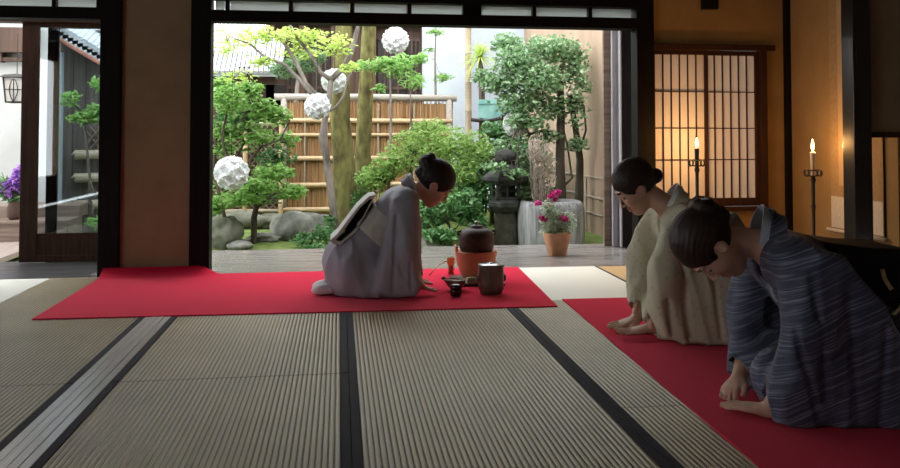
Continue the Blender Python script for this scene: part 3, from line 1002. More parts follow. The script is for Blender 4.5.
# spiky palm
yt = thing('spiky_palm', 'spiky yellow-green palm on thin stems beside the white wall pier', 'palm')
pb = at(480, 58, 10.9)
stm = MB()
stm.tube([P(482, 228, 10.9), P(481, 120, 10.9), P(480, 58, 10.9)], [0.03, 0.028, 0.025], 8)
stm.tube([P(486, 228, 10.9), P(485, 120, 10.9), P(482, 60, 10.9)], [0.018, 0.018, 0.015], 8)
stm.build('stem', M['bark_dark'], yt, smooth=True)
lv, lfc = [], []
rr = random.Random(8)
for i in range(95):
    az, el = rr.uniform(0, 2 * PI), rr.uniform(-0.3, 1.45)
    d = Vector((math.cos(az) * math.cos(el), math.sin(az) * math.cos(el), math.sin(el)))
    L = rr.uniform(0.28, 0.42)
    s = d.cross(Vector((0, 0, 1)))
    s = s.normalized() if s.length > 1e-3 else Vector((1, 0, 0))
    o_ = len(lv)
    for t in (0.0, 0.4, 0.75, 1.0):
        c_ = pb + d * L * t + Vector((0, 0, -0.16 * t * t * L / 0.35 + 0.02))
        w_ = 0.013 * (1 - t) + 0.003
        lv += [c_ + s * w_, c_ - s * w_]
    lfc += [(o_, o_ + 1, o_ + 3, o_ + 2), (o_ + 2, o_ + 3, o_ + 5, o_ + 4), (o_ + 4, o_ + 5, o_ + 7, o_ + 6)]
MB().add(lv, lfc).build('fronds', M['lf_maple'], yt)
o = pole(MB(), P(469, 226, 11.3), P(468, 20, 11.3), 0.045, nodes=0.4).build('bamboo_cane', M['bamboo_old'], smooth=True)
tag(o, 'thick grey bamboo cane standing along the edge of the white wall pier', 'bamboo')

# rounded azalea bush and darker shrubs under it
tree('azalea_bush', 'large light green azalea bush in the middle of the garden', 'bush',
     [([P(430, 240, 9.0), P(428, 210, 9.0), P(420, 180, 9.0)], [0.03, 0.025, 0.015]), ([P(400, 240, 9.0), P(402, 210, 9.0), P(410, 170, 9.0)], [0.025, 0.02, 0.012])],
     [blob(418, 150, 9.0, 34, 24, 1500), blob(392, 164, 8.9, 22, 14, 600), blob(452, 148, 8.9, 28, 22, 1100), blob(475, 150, 8.8, 20, 20, 650), blob(430, 128, 9.1, 22, 10, 450), blob(372, 178, 8.9, 18, 14, 450), blob(455, 172, 8.7, 28, 16, 600)],
     'lf_azalea', 0.05, 'bark_dark', 28, 0.008, 6, aspect=0.4, droop=-0.1)
tree('evergreen_shrub', 'low dark evergreen shrub behind the tea kettle', 'bush',
     [([P(450, 252, 8.3), P(450, 230, 8.3), P(446, 214, 8.3)], [0.02, 0.018, 0.012])],
     [blob(432, 212, 8.4, 20, 16, 480), blob(460, 208, 8.3, 22, 16, 560), blob(478, 226, 8.2, 12, 14, 240), blob(440, 236, 8.1, 24, 9, 360), blob(468, 196, 8.5, 18, 8, 240)],
     'lf_deep', 0.065, 'bark_dark', 29, 0.007, 5, aspect=0.5)
tree('low_shrub', 'small grey-green shrub at the foot of the big garden rock', 'bush',
     [([P(312, 252, 8.2), P(312, 244, 8.2), P(312, 236, 8.2)], [0.012, 0.01, 0.008])],
     [blob(306, 240, 8.2, 16, 9, 280), blob(324, 234, 8.25, 12, 10, 240), blob(330, 222, 8.4, 8, 8, 120), blob(315, 248, 8.0, 14, 5, 130)], 'lf_deep', 0.045, 'bark_dark', 30, 0.005, 4, aspect=0.5)
tree('low_shrub', 'leafy shrub behind the tea host, left of her obi bow', 'bush',
     [([P(372, 240, 9.1), P(372, 215, 9.1), P(370, 195, 9.1)], [0.02, 0.016, 0.01])],
     [blob(372, 180, 9.1, 16, 14, 420), blob(362, 200, 9.1, 12, 12, 260), blob(384, 176, 9.0, 14, 9, 240)], 'lf_deep', 0.05, 'bark_dark', 31, 0.006, 5)

tree('hedge_shrub', 'dense dark hedge shrub behind the stone lantern, before the pale far wall', 'bush',
     [([P(492, 232, 9.9), P(492, 200, 9.9), P(490, 170, 9.9)], [0.03, 0.025, 0.015])],
     [blob(486, 160, 9.9, 22, 22, 900), blob(510, 150, 9.9, 22, 26, 900), blob(478, 196, 9.8, 22, 22, 800), blob(515, 200, 9.8, 24, 26, 900), blob(535, 165, 9.8, 20, 28, 700), blob(496, 130, 9.9, 18, 10, 300), blob(468, 176, 9.8, 16, 18, 500), blob(548, 205, 9.6, 18, 22, 500)],
     'lf_deep', 0.07, 'bark_dark', 46, 0.008, 5, aspect=0.5)
tree('evergreen_shrub', 'bushy green undergrowth shrub beneath the azalea, behind the kneeling host', 'bush',
     [([P(404, 246, 9.3), P(404, 225, 9.3), P(404, 210, 9.3)], [0.02, 0.018, 0.012])],
     [blob(400, 205, 9.4, 24, 18, 650), blob(380, 222, 9.3, 16, 16, 380), blob(424, 225, 9.3, 20, 18, 480), blob(440, 196, 9.4, 20, 16, 480)],
     'lf_azalea', 0.055, 'bark_dark', 47, 0.007, 5, aspect=0.45)
struct(MB().box((at(466, 60, 12.3).x, 12.3, -0.2), (2.92, 12.4, 3.4)).build('wall_far', M['white_plaster']), 'pale far wall behind the palm')
# evergreen tree at the right
Yr = 8.75
tree('camellia_tree', 'tall evergreen tree with twin dark trunks behind the stone basin', 'tree',
     [([P(561, 244, Yr), P(561, 200, Yr), P(560, 160, Yr), P(561, 110, Yr), P(560, 80, Yr), P(564, 50, Yr)], [0.068, 0.06, 0.052, 0.045, 0.036, 0.022]),
      ([P(577, 244, Yr + .2), P(579, 200, Yr + .2), P(580, 160, Yr + .2), P(575, 125, Yr + .1), P(570, 95, Yr)], [0.06, 0.052, 0.042, 0.035, 0.025])],
     [blob(548, 50, Yr, 34, 16, 900), blob(515, 64, Yr - .1, 24, 20, 750), blob(500, 84, Yr - .1, 20, 12, 420), blob(540, 80, Yr - .2, 30, 18, 800), blob(575, 62, Yr, 14, 22, 300), blob(520, 102, Yr - .1, 26, 13, 520),
      blob(552, 108, Yr - .1, 20, 12, 240), blob(484, 78, Yr, 14, 10, 240), blob(575, 104, Yr, 12, 10, 120), blob(508, 44, Yr + .1, 18, 12, 380), blob(545, 136, Yr, 22, 9, 180), blob(575, 145, Yr, 16, 8, 130), blob(584, 84, Yr, 8, 12, 60),
      blob(525, 122, Yr - .2, 22, 9, 330), blob(535, 90, Yr + .1, 54, 40, 520), blob(560, 60, Yr + .2, 38, 28, 260), blob(576, 100, Yr - .1, 13, 40, 240), blob(505, 150, Yr - .2, 14, 14, 260), blob(530, 160, Yr - .3, 16, 16, 240), blob(528, 186, Yr - .3, 14, 16, 260), blob(515, 205, Yr - .2, 10, 16, 160), blob(494, 166, 8.12, 15, 6, 90), blob(516, 173, 8.12, 13, 6, 80)],
     'lf_glossy', 0.062, 'bark_dark', 32, 0.009, 5, aspect=0.5, droop=0.2,
     branches=[([P(561, 110, Yr), P(545, 94, Yr), P(524, 92, Yr - .1), P(508, 80, Yr - .1)], [0.02, 0.016, 0.012, 0.008]),
               ([P(560, 140, Yr), P(544, 130, Yr), P(530, 134, Yr - .1), P(520, 122, Yr - .2)], [0.018, 0.015, 0.012, 0.008]),
               ([P(562, 86, Yr), P(574, 74, Yr), P(580, 54, Yr)], [0.02, 0.016, 0.01]),
               ([P(580, 150, Yr + .2), P(586, 130, Yr), P(584, 105, Yr)], [0.016, 0.012, 0.008]),
               ([P(560, 190, Yr), P(572, 178, Yr), P(568, 150, Yr), P(562, 120, Yr)], [0.014, 0.012, 0.010, 0.006])])
# a dry pampas tuft by the basin
pt = thing('pampas_grass', 'tuft of dry pinkish pampas grass between the stone lantern and the potted flowers', 'grass')
m = MB()
rr = random.Random(4)
for i in range(34):
    x_ = rr.uniform(528, 556)
    b_ = at(rr.uniform(536, 548), 232, 8.2)
    tip = at(x_, rr.uniform(132, 176), 8.2 + rr.uniform(-.12, .12))
    mid = b_.lerp(tip, 0.6) + Vector((rr.uniform(-.03, .03), 0, 0.03))
    m.tube([b_, mid, tip], [0.004, 0.004, 0.003], 4)
m.build('stems', M['dry_grass'], pt)
leaf_cloud('plumes', M['dry_grass'], [blob(540, 158, 8.2, 10, 26, 360), blob(532, 150, 8.2, 6, 14, 110), blob(549, 168, 8.2, 7, 26, 150)], 0.045, pt, aspect=0.22, droop=-0.8, seed=77)

# ---- rocks
def R(px, py, Y):
    v = at(px, py, Y)
    return v
M['step_wood'] = noisy('brown_step_wood', (0.12, 0.08, 0.06), (0.25, 0.18, 0.14), 3, (0.6, 10, 10), 0.4, 0.4, 0.2)
M['grey_edge'] = noisy('pale_grey_wood_edge', (0.30, 0.28, 0.30), (0.42, 0.40, 0.42), 6, (9, 9, 0.6), 0.35, 0.5)
rock('big grey boulder before the brushwood fence, left of the tree trunks', R(306, 236, 9.2), (0.40, 0.35, 0.30), 4)
rock('mossy rock at the left end of the garden behind the left post edge', R(224, 236, 8.6), (0.20, 0.2, 0.2), 5, 'rock_moss')
rock('flat brownish rock left of the big boulder, below the lattice fence', R(240, 221, 9.8), (0.30, 0.2, 0.13), 6, 'rock_moss')
rock('long low stone lying under the lattice fence, beside the big boulder', R(272, 222, 9.9), (0.30, 0.2, 0.10), 7, 'rock_moss')
rock('sloping pale stone slab beside the thin dark shrub trunk', R(262, 240, 8.9), (0.20, 0.18, 0.09), 8, 'rock')
rock('small flat stepping stone in the moss by the veranda', R(240, 246, 8.3), (0.13, 0.12, 0.05), 9, 'rock')
rock('dark rock at the foot of the evergreen shrub, behind the tea host', R(420, 250, 8.1), (0.30, 0.2, 0.12), 10, 'rock_moss')
rock('rounded stone half hidden under the azalea bush', R(448, 188, 10.2), (0.36, 0.2, 0.22), 12, 'rock')

# ---- stone lantern
LY = 8.35
s = LY / FPX
lb = at(506, 252, LY)
st = thing('stone_lantern', 'old dark stone lantern among the shrubs, left of the stone basin', 'stone lantern', (lb.x, LY, lb.z))
def lz(py): return at(506, py, LY).z - lb.z
MB().lathe([(13.5 * s, -0.2), (13.0 * s, 0.0), (11.8 * s, lz(230)), (11.2 * s, lz(213))], 28, sq=0.35).build('pillar', M['stone_brown'], st, smooth='auto')
MB().lathe([(11 * s, lz(214)), (15 * s, lz(210)), (18 * s, lz(206)), (18 * s, lz(201.5)), (14 * s, lz(199))], 6).build('platform', M['stone_dark'], st, bevel=0.006)
f = MB()
z0, z1 = lz(199), lz(182)
w_ = 12 * s
for sx in (-1, 1):
    for sy in (-1, 1):
        f.box((sx * w_ - (0.028 if sx > 0 else -0.0), sy * w_ - (0.028 if sy > 0 else 0.0), z0), (sx * w_ + (0.028 if sx < 0 else 0.0), sy * w_ + (0.028 if sy < 0 else 0), z1))
f.box((-w_, -w_, z0), (w_, w_, z0 + 0.025)).box((-w_, -w_, z1 - 0.03), (w_, w_, z1)).box((-w_ * .5, -w_ * .5, z0), (w_ * .5, w_ * .5, z1))
f.box((-0.008, -w_, z0), (0.008, w_, z1)).box((-w_, -w_ + 0.01, (z0 + z1) / 2 - .006), (w_, w_ - .01, (z0 + z1) / 2 + .006))
f.build('fire_box', M['stone_dark'], st, bevel=0.004)
MB().lathe([(20 * s, lz(183)), (25 * s, lz(180)), (24.5 * s, lz(177)), (17 * s, lz(171)), (11 * s, lz(166)), (9.5 * s, lz(163))], 6).build('roof', M['stone_dark'], st, bevel=0.008)
MB().lathe([(6 * s, lz(164)), (10 * s, lz(162)), (12 * s, lz(157)), (11 * s, lz(152.5)), (6 * s, lz(149.5)), (0.5 * s, lz(149))], 24).build('finial', M['stone_dark'], st, smooth=True)

# ---- stone water basin
BY = 7.95
s = BY / FPX
bb = at(558, 248, BY)
M['basin'] = noisy('streaked_basin_stone', (0.13, 0.122, 0.118), (0.40, 0.40, 0.41), 5, (6, 6, 0.5), rough=0.85, spec=0.25, bump=0.4, detail=8)
sb = thing('stone_basin', 'large rounded grey stone water basin with white streaks, behind the potted flowers', 'basin', (bb.x, BY + 0.30, bb.z))
hw = 35 * s
hh = at(555, 203, BY).z - bb.z
def rsq(rx, ry, z, n=48, p=3.2):
    out = []
    for j in range(n):
        a = 2 * PI * j / n
        ca, sa = math.cos(a), math.sin(a)
        q = (abs(ca) ** p + abs(sa) ** p) ** (-1 / p)
        out.append((rx * ca * q, ry * sa * q, z))
    return out
rings = [rsq(hw * .93, .27, -0.2), rsq(hw * .97, .29, 0.0), rsq(hw, .30, hh * .5), rsq(hw * .985, .295, hh * .82), rsq(hw * .95, .28, hh * .93), rsq(hw * .88, .255, hh), rsq(hw * .72, .19, hh), rsq(hw * .68, .17, hh * .93), rsq(hw * .6, .14, hh * .75)]
vs = [p for r0 in rings for p in r0]
n = 48
fs = [(i * n + j, i * n + (j + 1) % n, (i + 1) * n + (j + 1) % n, (i + 1) * n + j) for i in range(len(rings) - 1) for j in range(n)]
fs += [tuple(range(n - 1, -1, -1)), tuple(range((len(rings) - 1) * n, len(rings) * n))]
MB().add(vs, fs).build('stone_body', M['basin'], sb, smooth=True)
m_, nt_, b_ = principled('still_water', 0.03, 0.5)
b_.inputs['Base Color'].default_value = (0.02, 0.03, 0.025, 1)
MB().add(rsq(hw * .69, .175, hh * .95), [tuple(range(n))]).build('water', m_, sb)

# ---- terracotta pot with magenta flowers, on the veranda
pp = Vector((1.79, 6.66, -0.004))
s = 6.66 / FPX
fp = thing('potted_flowers', 'terracotta pot of magenta flowers standing on the veranda before the stone basin', 'potted plant', pp)
MB().lathe([(8.5 * s, 0), (8.8 * s, 0.004), (13.0 * s, 19 * s), (13.6 * s, 19 * s), (13.8 * s, 23 * s), (12.4 * s, 23 * s), (12 * s, 20 * s), (3 * s, 19.5 * s)], 4 * 7, sq=0.55).build('flower_pot', M['terracotta'], fp, smooth='auto')
MB().lathe([(12.2 * s, 20.5 * s), (6 * s, 21.5 * s), (0.2 * s, 22 * s)], 20, cap=False).build('soil', M['soil'], fp, smooth=True)
stems = MB()
rr = random.Random(12)
for i in range(46):
    e = Vector((rr.gauss(0, 11) * s, rr.gauss(0, 9) * s, rr.uniform(26, 52) * s))
    if i < 8:
        e = Vector((rr.gauss(-4, 3) * s, rr.gauss(0, 4) * s, rr.uniform(48, 64) * s))
    stems.tube(wobble((rr.uniform(-4, 4) * s, rr.uniform(-4, 4) * s, 21 * s), e, 4, 0.01, i), [0.003, 0.003, 0.0025, 0.002, 0.0015], 5)
stems.build('stems', M['lf_pale'], fp)
leaf_cloud('leaves', M['lf_pale'], [((-2 * s, 0, 34 * s), (17 * s, 12 * s, 12 * s), 900), ((-8 * s, 0, 46 * s), (9 * s, 8 * s, 12 * s), 320), ((10 * s, -2 * s, 34 * s), (10 * s, 8 * s, 12 * s), 300), ((-4 * s, 0, 24 * s), (16 * s, 12 * s, 5 * s), 120)], 0.028, fp, aspect=0.5, droop=0.1, seed=90)
for cx, cy, cz, rr_ in ((-14, -4, 37, 4.5), (-17, -3, 39, 3), (4, -8, 38, 5), (7, -6, 36, 4), (-3, 0, 62, 5.5), (-7, 0, 60, 4), (1, 1, 64, 4), (-20, 0, 53, 4), (-9, 2, 50, 2.6), (-2, 0, 57, 3)):
    leaf_cloud('flower_head', M['fl_magenta'], [((cx * s, cy * s, cz * s), (rr_ * s, rr_ * s, rr_ * .8 * s), 70)], 0.022, fp, aspect=0.75, droop=-0.2, seed=int(cx * 7 + cz + 400))

# ---- white folded-paper balls hanging in the trees
m, nt, b = principled('white_folded_paper', 0.8, 0.2)
b.inputs['Base Color'].default_value = (0.80, 0.81, 0.81, 1)
t_ = node(nt, 'ShaderNodeBsdfTranslucent'); t_.inputs['Color'].default_value = (0.85, 0.86, 0.86, 1)
mx_ = node(nt, 'ShaderNodeMixShader'); mx_.inputs['Fac'].default_value = 0.3
nt.links.new(b.outputs[0], mx_.inputs[1]); nt.links.new(t_.outputs[0], mx_.inputs[2])
nt.links.new(mx_.outputs[0], nt.nodes['Material Output'].inputs['Surface'])
M['fold_paper'] = m
def paper_ball(label, px, py, rpx, Y, rot, top, style=0):
    c = at(px, py, Y)
    R_ = rpx * Y / FPX
    t = thing('paper_ball_lamp', label, 'paper ball', c, 0, 'white paper balls in the garden')
    mb = MB()
    N = 44 if style == 0 else 30
    rr = random.Random(rot * 100)
    # every floret is a pinched cup of folded paper standing on the ball
    for i in range(N):
        z = 1 - 2 * (i + 0.5) / N
        a = i * 2.399963 + rot
        d = Vector((math.sqrt(1 - z * z) * math.cos(a), math.sqrt(1 - z * z) * math.sin(a), z))
        u = d.orthogonal().normalized()
        v = d.cross(u)
        sp = rr.uniform(0, 6.28)
        vs, fs = [], []
        K = 10
        fr_ = R_ * (0.30 if style == 0 else 0.42)
        for ring, (rad, hgt) in enumerate(((0.0, 0.80), (0.45, 0.80), (0.85, 0.92), (1.0, 1.0))):
            for k in range(K):
                an = sp + 2 * PI * k / K + 0.25 * ring
                wv = (1 + 0.22 * math.cos(an * 5 + sp)) if ring else 1
                hh_ = hgt * (1 + (0.05 * math.sin(3 * an + sp) if ring == 3 else 0))
                p = d * R_ * hh_ + (u * math.cos(an) + v * math.sin(an)) * fr_ * rad * wv
                vs.append(p)
        for ring in range(3):
            for k in range(K):
                fs.append((ring * K + k, ring * K + (k + 1) % K, (ring + 1) * K + (k + 1) % K, (ring + 1) * K + k))
        mb.add(vs, fs)
    mb.ball((0, 0, 0), R_ * 0.80, 20, 14)
    mb.build('folded_paper', M['fold_paper'], t, smooth=False)
    MB().tube([(0, 0, R_ * .9), (0, 0, top)], 0.0025, 5).build('cord', M['dark_wood'], t)
    return t
paper_ball('white folded-paper ball hanging highest, in front of the dark house', 395.5, 40.5, 13, 8.6, 0.3, 0.75)
paper_ball('white folded-paper ball in the fork of the bent maple, against the mossy trunk', 334, 81, 12, 8.9, 1.1, 0.8)
paper_ball('white folded-paper ball hanging before the bent maple stem, below its fork', 317.5, 106.5, 12.5, 8.1, 2.0, 0.5)
paper_ball('white twisted-paper ball hanging lowest at the left of the garden', 231.5, 173, 15.5, 8.1, 3.1, 1.0, 1)
paper_ball('white paper ball half hidden in the evergreen tree above the stone lantern', 516, 124, 13, 8.75, 4.2, 0.6)

# ================================================================== LEFT: GLASS DOORS AND ENTRANCE PASSAGE
DY = 6.83
def glass_door(name, label, x0, x1, y, z0, z1, stile=0.085, bottom=0.20, mat='brown_wood', top=0.04):
    f = MB()
    f.box((x0, y, z0), (x0 + stile, y + 0.035, z1)).box((x1 - stile, y, z0), (x1, y + 0.035, z1))
    f.box((x0 + stile, y, z1 - top), (x1 - stile, y + 0.035, z1)).box((x0 + stile, y, z0), (x1 - stile, y + 0.035, z0 + 0.05))
    d = struct(f.build(name, M[mat], bevel=0.003), label)
    MB().box((x0 + stile, y + 0.008, z0 + 0.05), (x1 - stile, y + 0.026, z0 + bottom)).build('bottom_panel', M[mat], d)
    MB().box((x0 + stile, y + 0.015, z0 + bottom), (x1 - stile, y + 0.019, z1 - top)).build('pane', M['glass'], d)
    return d
dl = at(21.5, 200, DY).x
zt, zb = at(60, 28, DY).z, 0.002
glass_door('door_1', 'sliding glass door with brown frame at the left', dl, dl + 0.86, DY - 0.04, zb, zt + 0.04, 0.125, at(60, 233, DY).z, 'brown_wood')
glass_door('door_2', 'second sliding glass door behind the first', dl + 0.175, dl + 1.0, DY + 0.005, zb, zt + 0.04, 0.08, at(60, 233, DY).z - 0.02, 'dark_wood')
struct(MB().box((-4.4, DY - 0.06, zt + 0.04), (-1.7, DY + 0.08, zt + 0.22)).build('trim_14', M['brown_wood']), 'brown beam over the glass doors')
# outer doors stacked behind the right post
xa = at(604, 150, 7.14).x
glass_door('door_3', 'outer sliding door stacked at the right of the garden opening', xa, xa + 0.95, 7.14, -0.002, 2.06, 0.07, 0.45, 'step_wood')
xa = at(612.5, 150, 7.09).x
glass_door('door_4', 'second outer sliding door with pale edge, stacked', xa, xa + 0.95, 7.09, -0.002, 2.06, 0.055, 0.45, 'grey_edge')
xa = at(620.5, 150, 7.02).x
d = struct(MB().box((xa + 0.012, 7.02, -0.002), (xa + 0.98, 7.055, 2.06)).build('door_5', M['dark_wood'], bevel=0.003), 'solid dark shutter stacked in front of the outer doors')
MB().box((xa, 7.018, 0.0), (xa + 0.0118, 7.057, 2.06)).build('edge_strip', M['grey_edge'], d)
struct(MB().box((2.30, 7.05, 2.06), (4.0, 7.3, 2.2)).build('trim_15', M['dark_wood']), 'dark head rail over the stacked doors')
struct(MB().box((2.75, 6.19, -0.05), (4.0, 7.33, -0.004)).build('floor_side', M['veranda']), 'veranda boards behind the shoji wall')
struct(MB().box((2.3, 6.19, 2.2), (4.2, 7.5, 2.28)).build('trim_16', M['dark_wood']), 'unseen eave boards added to dim the daylight behind the shoji')  # added out of view to cut the daylight reaching the shoji paper

# passage: white wall, timber, board floor, step
M['pale_boards'] = noisy('pale_passage_boards', (0.22, 0.17, 0.145), (0.34, 0.27, 0.235), 3, (14, 0.6, 1), 0.45, 0.4, 0.2)
struct(MB().box((-5.2, 9.0, -0.2), (at(20, 100, 9.0).x + 0.35, 9.12, 3.2)).build('wall_passage', M['passage_plaster']), 'white plaster wall of the entrance passage')
pf = MB()
for i in range(12):
    x0_ = -5.0 + i * 0.19
    pf.box((x0_, 6.905, -0.05), (x0_ + 0.186, 8.2, -0.006))
struct(pf.build('floor_entry', M['pale_boards'], bevel=0.002), 'pale boards of the entrance passage')
M['step_wood'] = noisy('brown_step_wood', (0.12, 0.08, 0.06), (0.25, 0.18, 0.14), 3, (0.6, 10, 10), 0.4, 0.4, 0.2)
yb = 8.2
def zz_(py, Y): return at(8, py, Y).z
struct(MB().box((-5.0, yb, -0.05), (-2.55, yb + 0.45, zz_(224, yb))).box((-5.0, yb - 0.02, zz_(224, yb)), (-2.55, yb + 0.45, zz_(221, yb))).build('trim_17', M['step_wood'], bevel=0.004), 'brown wooden step in the passage')
struct(MB().box((-5.0, yb + 0.35, zz_(221, yb)), (-2.55, yb + 0.8, zz_(206, yb + .35))).build('trim_18', M['step_wood'], bevel=0.004), 'upper wooden step in the passage')
ztop = zz_(206, yb + .35)
b_ = MB()
a = at(2, 100, 8.7)
b_.box((a.x - 1.0, 8.85, at(0, 52, 8.85).z), (at(30, 50, 8.85).x, 8.99, at(0, 27, 8.85).z))
b_.box((a.x - 1.0, 8.9, at(0, 61, 8.9).z), (at(30, 50, 8.9).x, 8.99, at(0, 57, 8.9).z))
b_.box((at(-2, 60, 8.9).x, 8.88, at(0, 62, 8.9).z), (at(2, 60, 8.9).x, 8.99, at(0, 36, 8.9).z))
struct(b_.build('trim_19', M['house_wood'], bevel=0.003), 'dark timber across the white passage wall')

# hanging lantern
ly = 7.9
lc = at(17, 80, ly)
s = ly / FPX
ln = thing('hanging_lantern', 'dark iron framed paper lantern hanging in the entrance passage at the left edge', 'lantern', lc)
MB().lathe([(17 * s, 2.2 * s), (12 * s, 4.5 * s), (2 * s, 6 * s)], 4).build('cap', M['house_dark'], ln)
h_ = MB()
tw, bw, th_, bh = 12.5 * s, 10.0 * s, 2.2 * s, -21 * s
cs = []
for sx, sy in ((-1, -1), (1, -1), (1, 1), (-1, 1)):
    h_.tube([(sx * tw * .72, sy * tw * .72, th_), (sx * bw * .72, sy * bw * .72, bh)], 0.007, 6)
for q in range(4):
    c0, c1 = ((-1, -1), (1, -1), (1, 1), (-1, 1))[q], ((1, -1), (1, 1), (-1, 1), (-1, -1))[q]
    for rad, zz in ((tw, th_), (bw, bh)):
        h_.tube([(c0[0] * rad * .72, c0[1] * rad * .72, zz), (c1[0] * rad * .72, c1[1] * rad * .72, zz)], 0.007, 6)
    mx0 = Vector(((c0[0] + c1[0]) / 2, (c0[1] + c1[1]) / 2, 0))
    dirv = Vector((c1[0] - c0[0], c1[1] - c0[1], 0)) * 0.5
    zc = (th_ + bh) / 2
    rm = (tw + bw) / 2 * .73
    h_.tube([mx0 * rm + Vector((0, 0, th_)), mx0 * rm + Vector((0, 0, bh))], 0.004, 5)
    h_.tube([mx0 * rm - dirv * rm + Vector((0, 0, zc)), mx0 * rm + dirv * rm + Vector((0, 0, zc))], 0.004, 5)
    for sg in (-1, 1):
        h_.tube([mx0 * rm + dirv * rm * .45 * sg * math.sin(PI * t) + Vector((0, 0, th_ + (bh - th_) * t)) for t in [i / 10 for i in range(11)]], 0.004, 5)
h_.build('iron_frame', M['house_dark'], ln)
MB().lathe([(tw * .98, th_), (bw * .98, bh)], 4).build('paper_shade', M['paper'], ln).rotation_euler = (0, 0, PI / 4)
ln.children[0].rotation_euler = (0, 0, PI / 4)
MB().tube([(0, 0, 5 * s), (0, 0, 44 * s)], 0.004, 6).build('chain', M['house_dark'], ln)

# flowers in a vase on the step
va = at(12, 206, 8.75)
fv = thing('flower_vase', 'dark vase of purple orchids standing on the passage step at the left edge', 'flowers', (at(14, 215, 8.33).x, 8.33, zz_(221, yb)))
s = 8.33 / FPX * 0.85
MB().lathe([(4.5 * s, 0), (7 * s, 4 * s), (7.5 * s, 12 * s), (5.5 * s, 18 * s), (6 * s, 20 * s), (5 * s, 20 * s), (4 * s, 14 * s)], 20).build('vase', M['house_wood'], fv, smooth=True)
vm = MB()
rr = random.Random(5)
for i in range(18):
    vm.tube(wobble((0, 0, 16 * s), (rr.uniform(-14, 12) * s, rr.uniform(-8, 8) * s, rr.uniform(24, 54) * s), 4, 0.02, i), 0.004, 5)
vm.build('stems', M['lf_deep'], fv)
leaf_cloud('leaves', M['lf_deep'], [((-8 * s, 0, 34 * s), (16 * s, 10 * s, 14 * s), 160), ((0, 0, 28 * s), (14 * s, 10 * s, 8 * s), 90)], 0.09, fv, aspect=0.3, droop=0.2, seed=61)
leaf_cloud('blossoms', M['fl_purple'], [((4 * s, -3 * s, 40 * s), (9 * s, 8 * s, 14 * s), 300), ((-4 * s, -4 * s, 34 * s), (8 * s, 8 * s, 10 * s), 170), ((6 * s, -2 * s, 52 * s), (6 * s, 6 * s, 8 * s), 90)], 0.06, fv, aspect=0.8, droop=0, seed=62)

# what stands behind the glass: board fence, pale post, bamboo poles, tiled eave, a leafy branch
bf = thing('board_fence', 'weathered grey-brown board fence seen through the left glass door', 'fence')
M['grey_boards'] = noisy('weathered_fence_boards', (0.075, 0.062, 0.055), (0.15, 0.13, 0.115), 2, (16, 16, 0.5), rough=0.85, bump=0.3)
xa = at(60, 150, 9.4).x
fm = MB()
for i in range(8):
    fm.box((xa + i * 0.13, 9.4 + 0.004 * (i % 2), GZ - .1), (xa + i * 0.13 + 0.126, 9.44, 2.15))
fm.build('boards', M['grey_boards'], bf)
for py in (155, 178, 205):
    z_ = at(85, py, 9.3).z
    pole(MB(), (at(75, py, 9.3).x, 9.32, z_), (at(118, py, 9.3).x, 9.32, z_ + 0.01), 0.05).build('bamboo_rail', M['bamboo_old'], bf, smooth=True)
lm = MB()
for i in range(7):
    x0_ = at(80, 140, 9.3).x + i * 0.08
    z0_, z1_ = at(85, 150, 9.3).z, at(85, 126, 9.3).z
    lm.tube([(x0_, 9.36, z0_), (x0_ + 0.2, 9.36, z1_)], 0.008, 5)
    lm.tube([(x0_ + 0.2, 9.37, z0_), (x0_, 9.37, z1_)], 0.008, 5)
lm.build('lattice', M['lattice'], bf)
o = MB().box((at(52, 100, 9.2).x, 9.2, GZ - .1), (at(61, 100, 9.2).x, 9.28, at(55, 52, 9.2).z)).build('pale_post', M['white_plaster'], bevel=0.004)
tag(o, 'pale upright plaster post seen through the left glass door', 'post')
ev = thing('tiled_eave', 'sloping tiled eave with white tile edge and reddish board, through the left glass door', 'roof')
A_, B_ = at(54, 32, 9.1), at(112, 66, 9.1)
em = MB()
for i in range(12):
    t0 = i / 12
    p0_ = A_.lerp(B_, t0); p1_ = A_.lerp(B_, (i + 0.92) / 12)
    em.tube([p0_ + Vector((0, 0, 0.06)), p0_ + Vector((0.0, 1.6, 0.75))], 0.055, 8)
    em.tube([p0_ + Vector((0, 0, 0.05)), p0_ + Vector((0, 0.04, 0.05))], 0.065, 10)
em.build('tiles', M['roof_tile'], ev, smooth='auto')
M['red_board'] = noisy('reddish_eave_board', (0.34, 0.13, 0.09), (0.45, 0.2, 0.14), 4, rough=0.8)
MB().tube([A_ + Vector((0, 0.02, -0.04)), B_ + Vector((0, 0.02, -0.04))], 0.026, 8).build('eave_board', M['red_board'], ev)
tree('low_shrub', 'leafy green shrub seen through the left glass door', 'bush',
     [([P(90, 250, 8.8), P(90, 180, 8.8), P(84, 120, 8.8)], [0.02, 0.016, 0.01])],
     [blob(70, 98, 8.8, 10, 9, 60), blob(86, 118, 8.8, 18, 7, 150), blob(96, 112, 8.8, 10, 8, 90), blob(98, 84, 8.8, 8, 8, 60), blob(96, 222, 8.2, 8, 6, 60)], 'lf_bright', 0.08, 'bark_dark', 45, 0.005, 3, aspect=0.35)
struct(MB().box((-6.0, 12.4, -0.3), (-2.2, 12.5, 2.6)).build('wall_neighbour', M['house_wood']), 'dark boarded wall beyond the entrance')
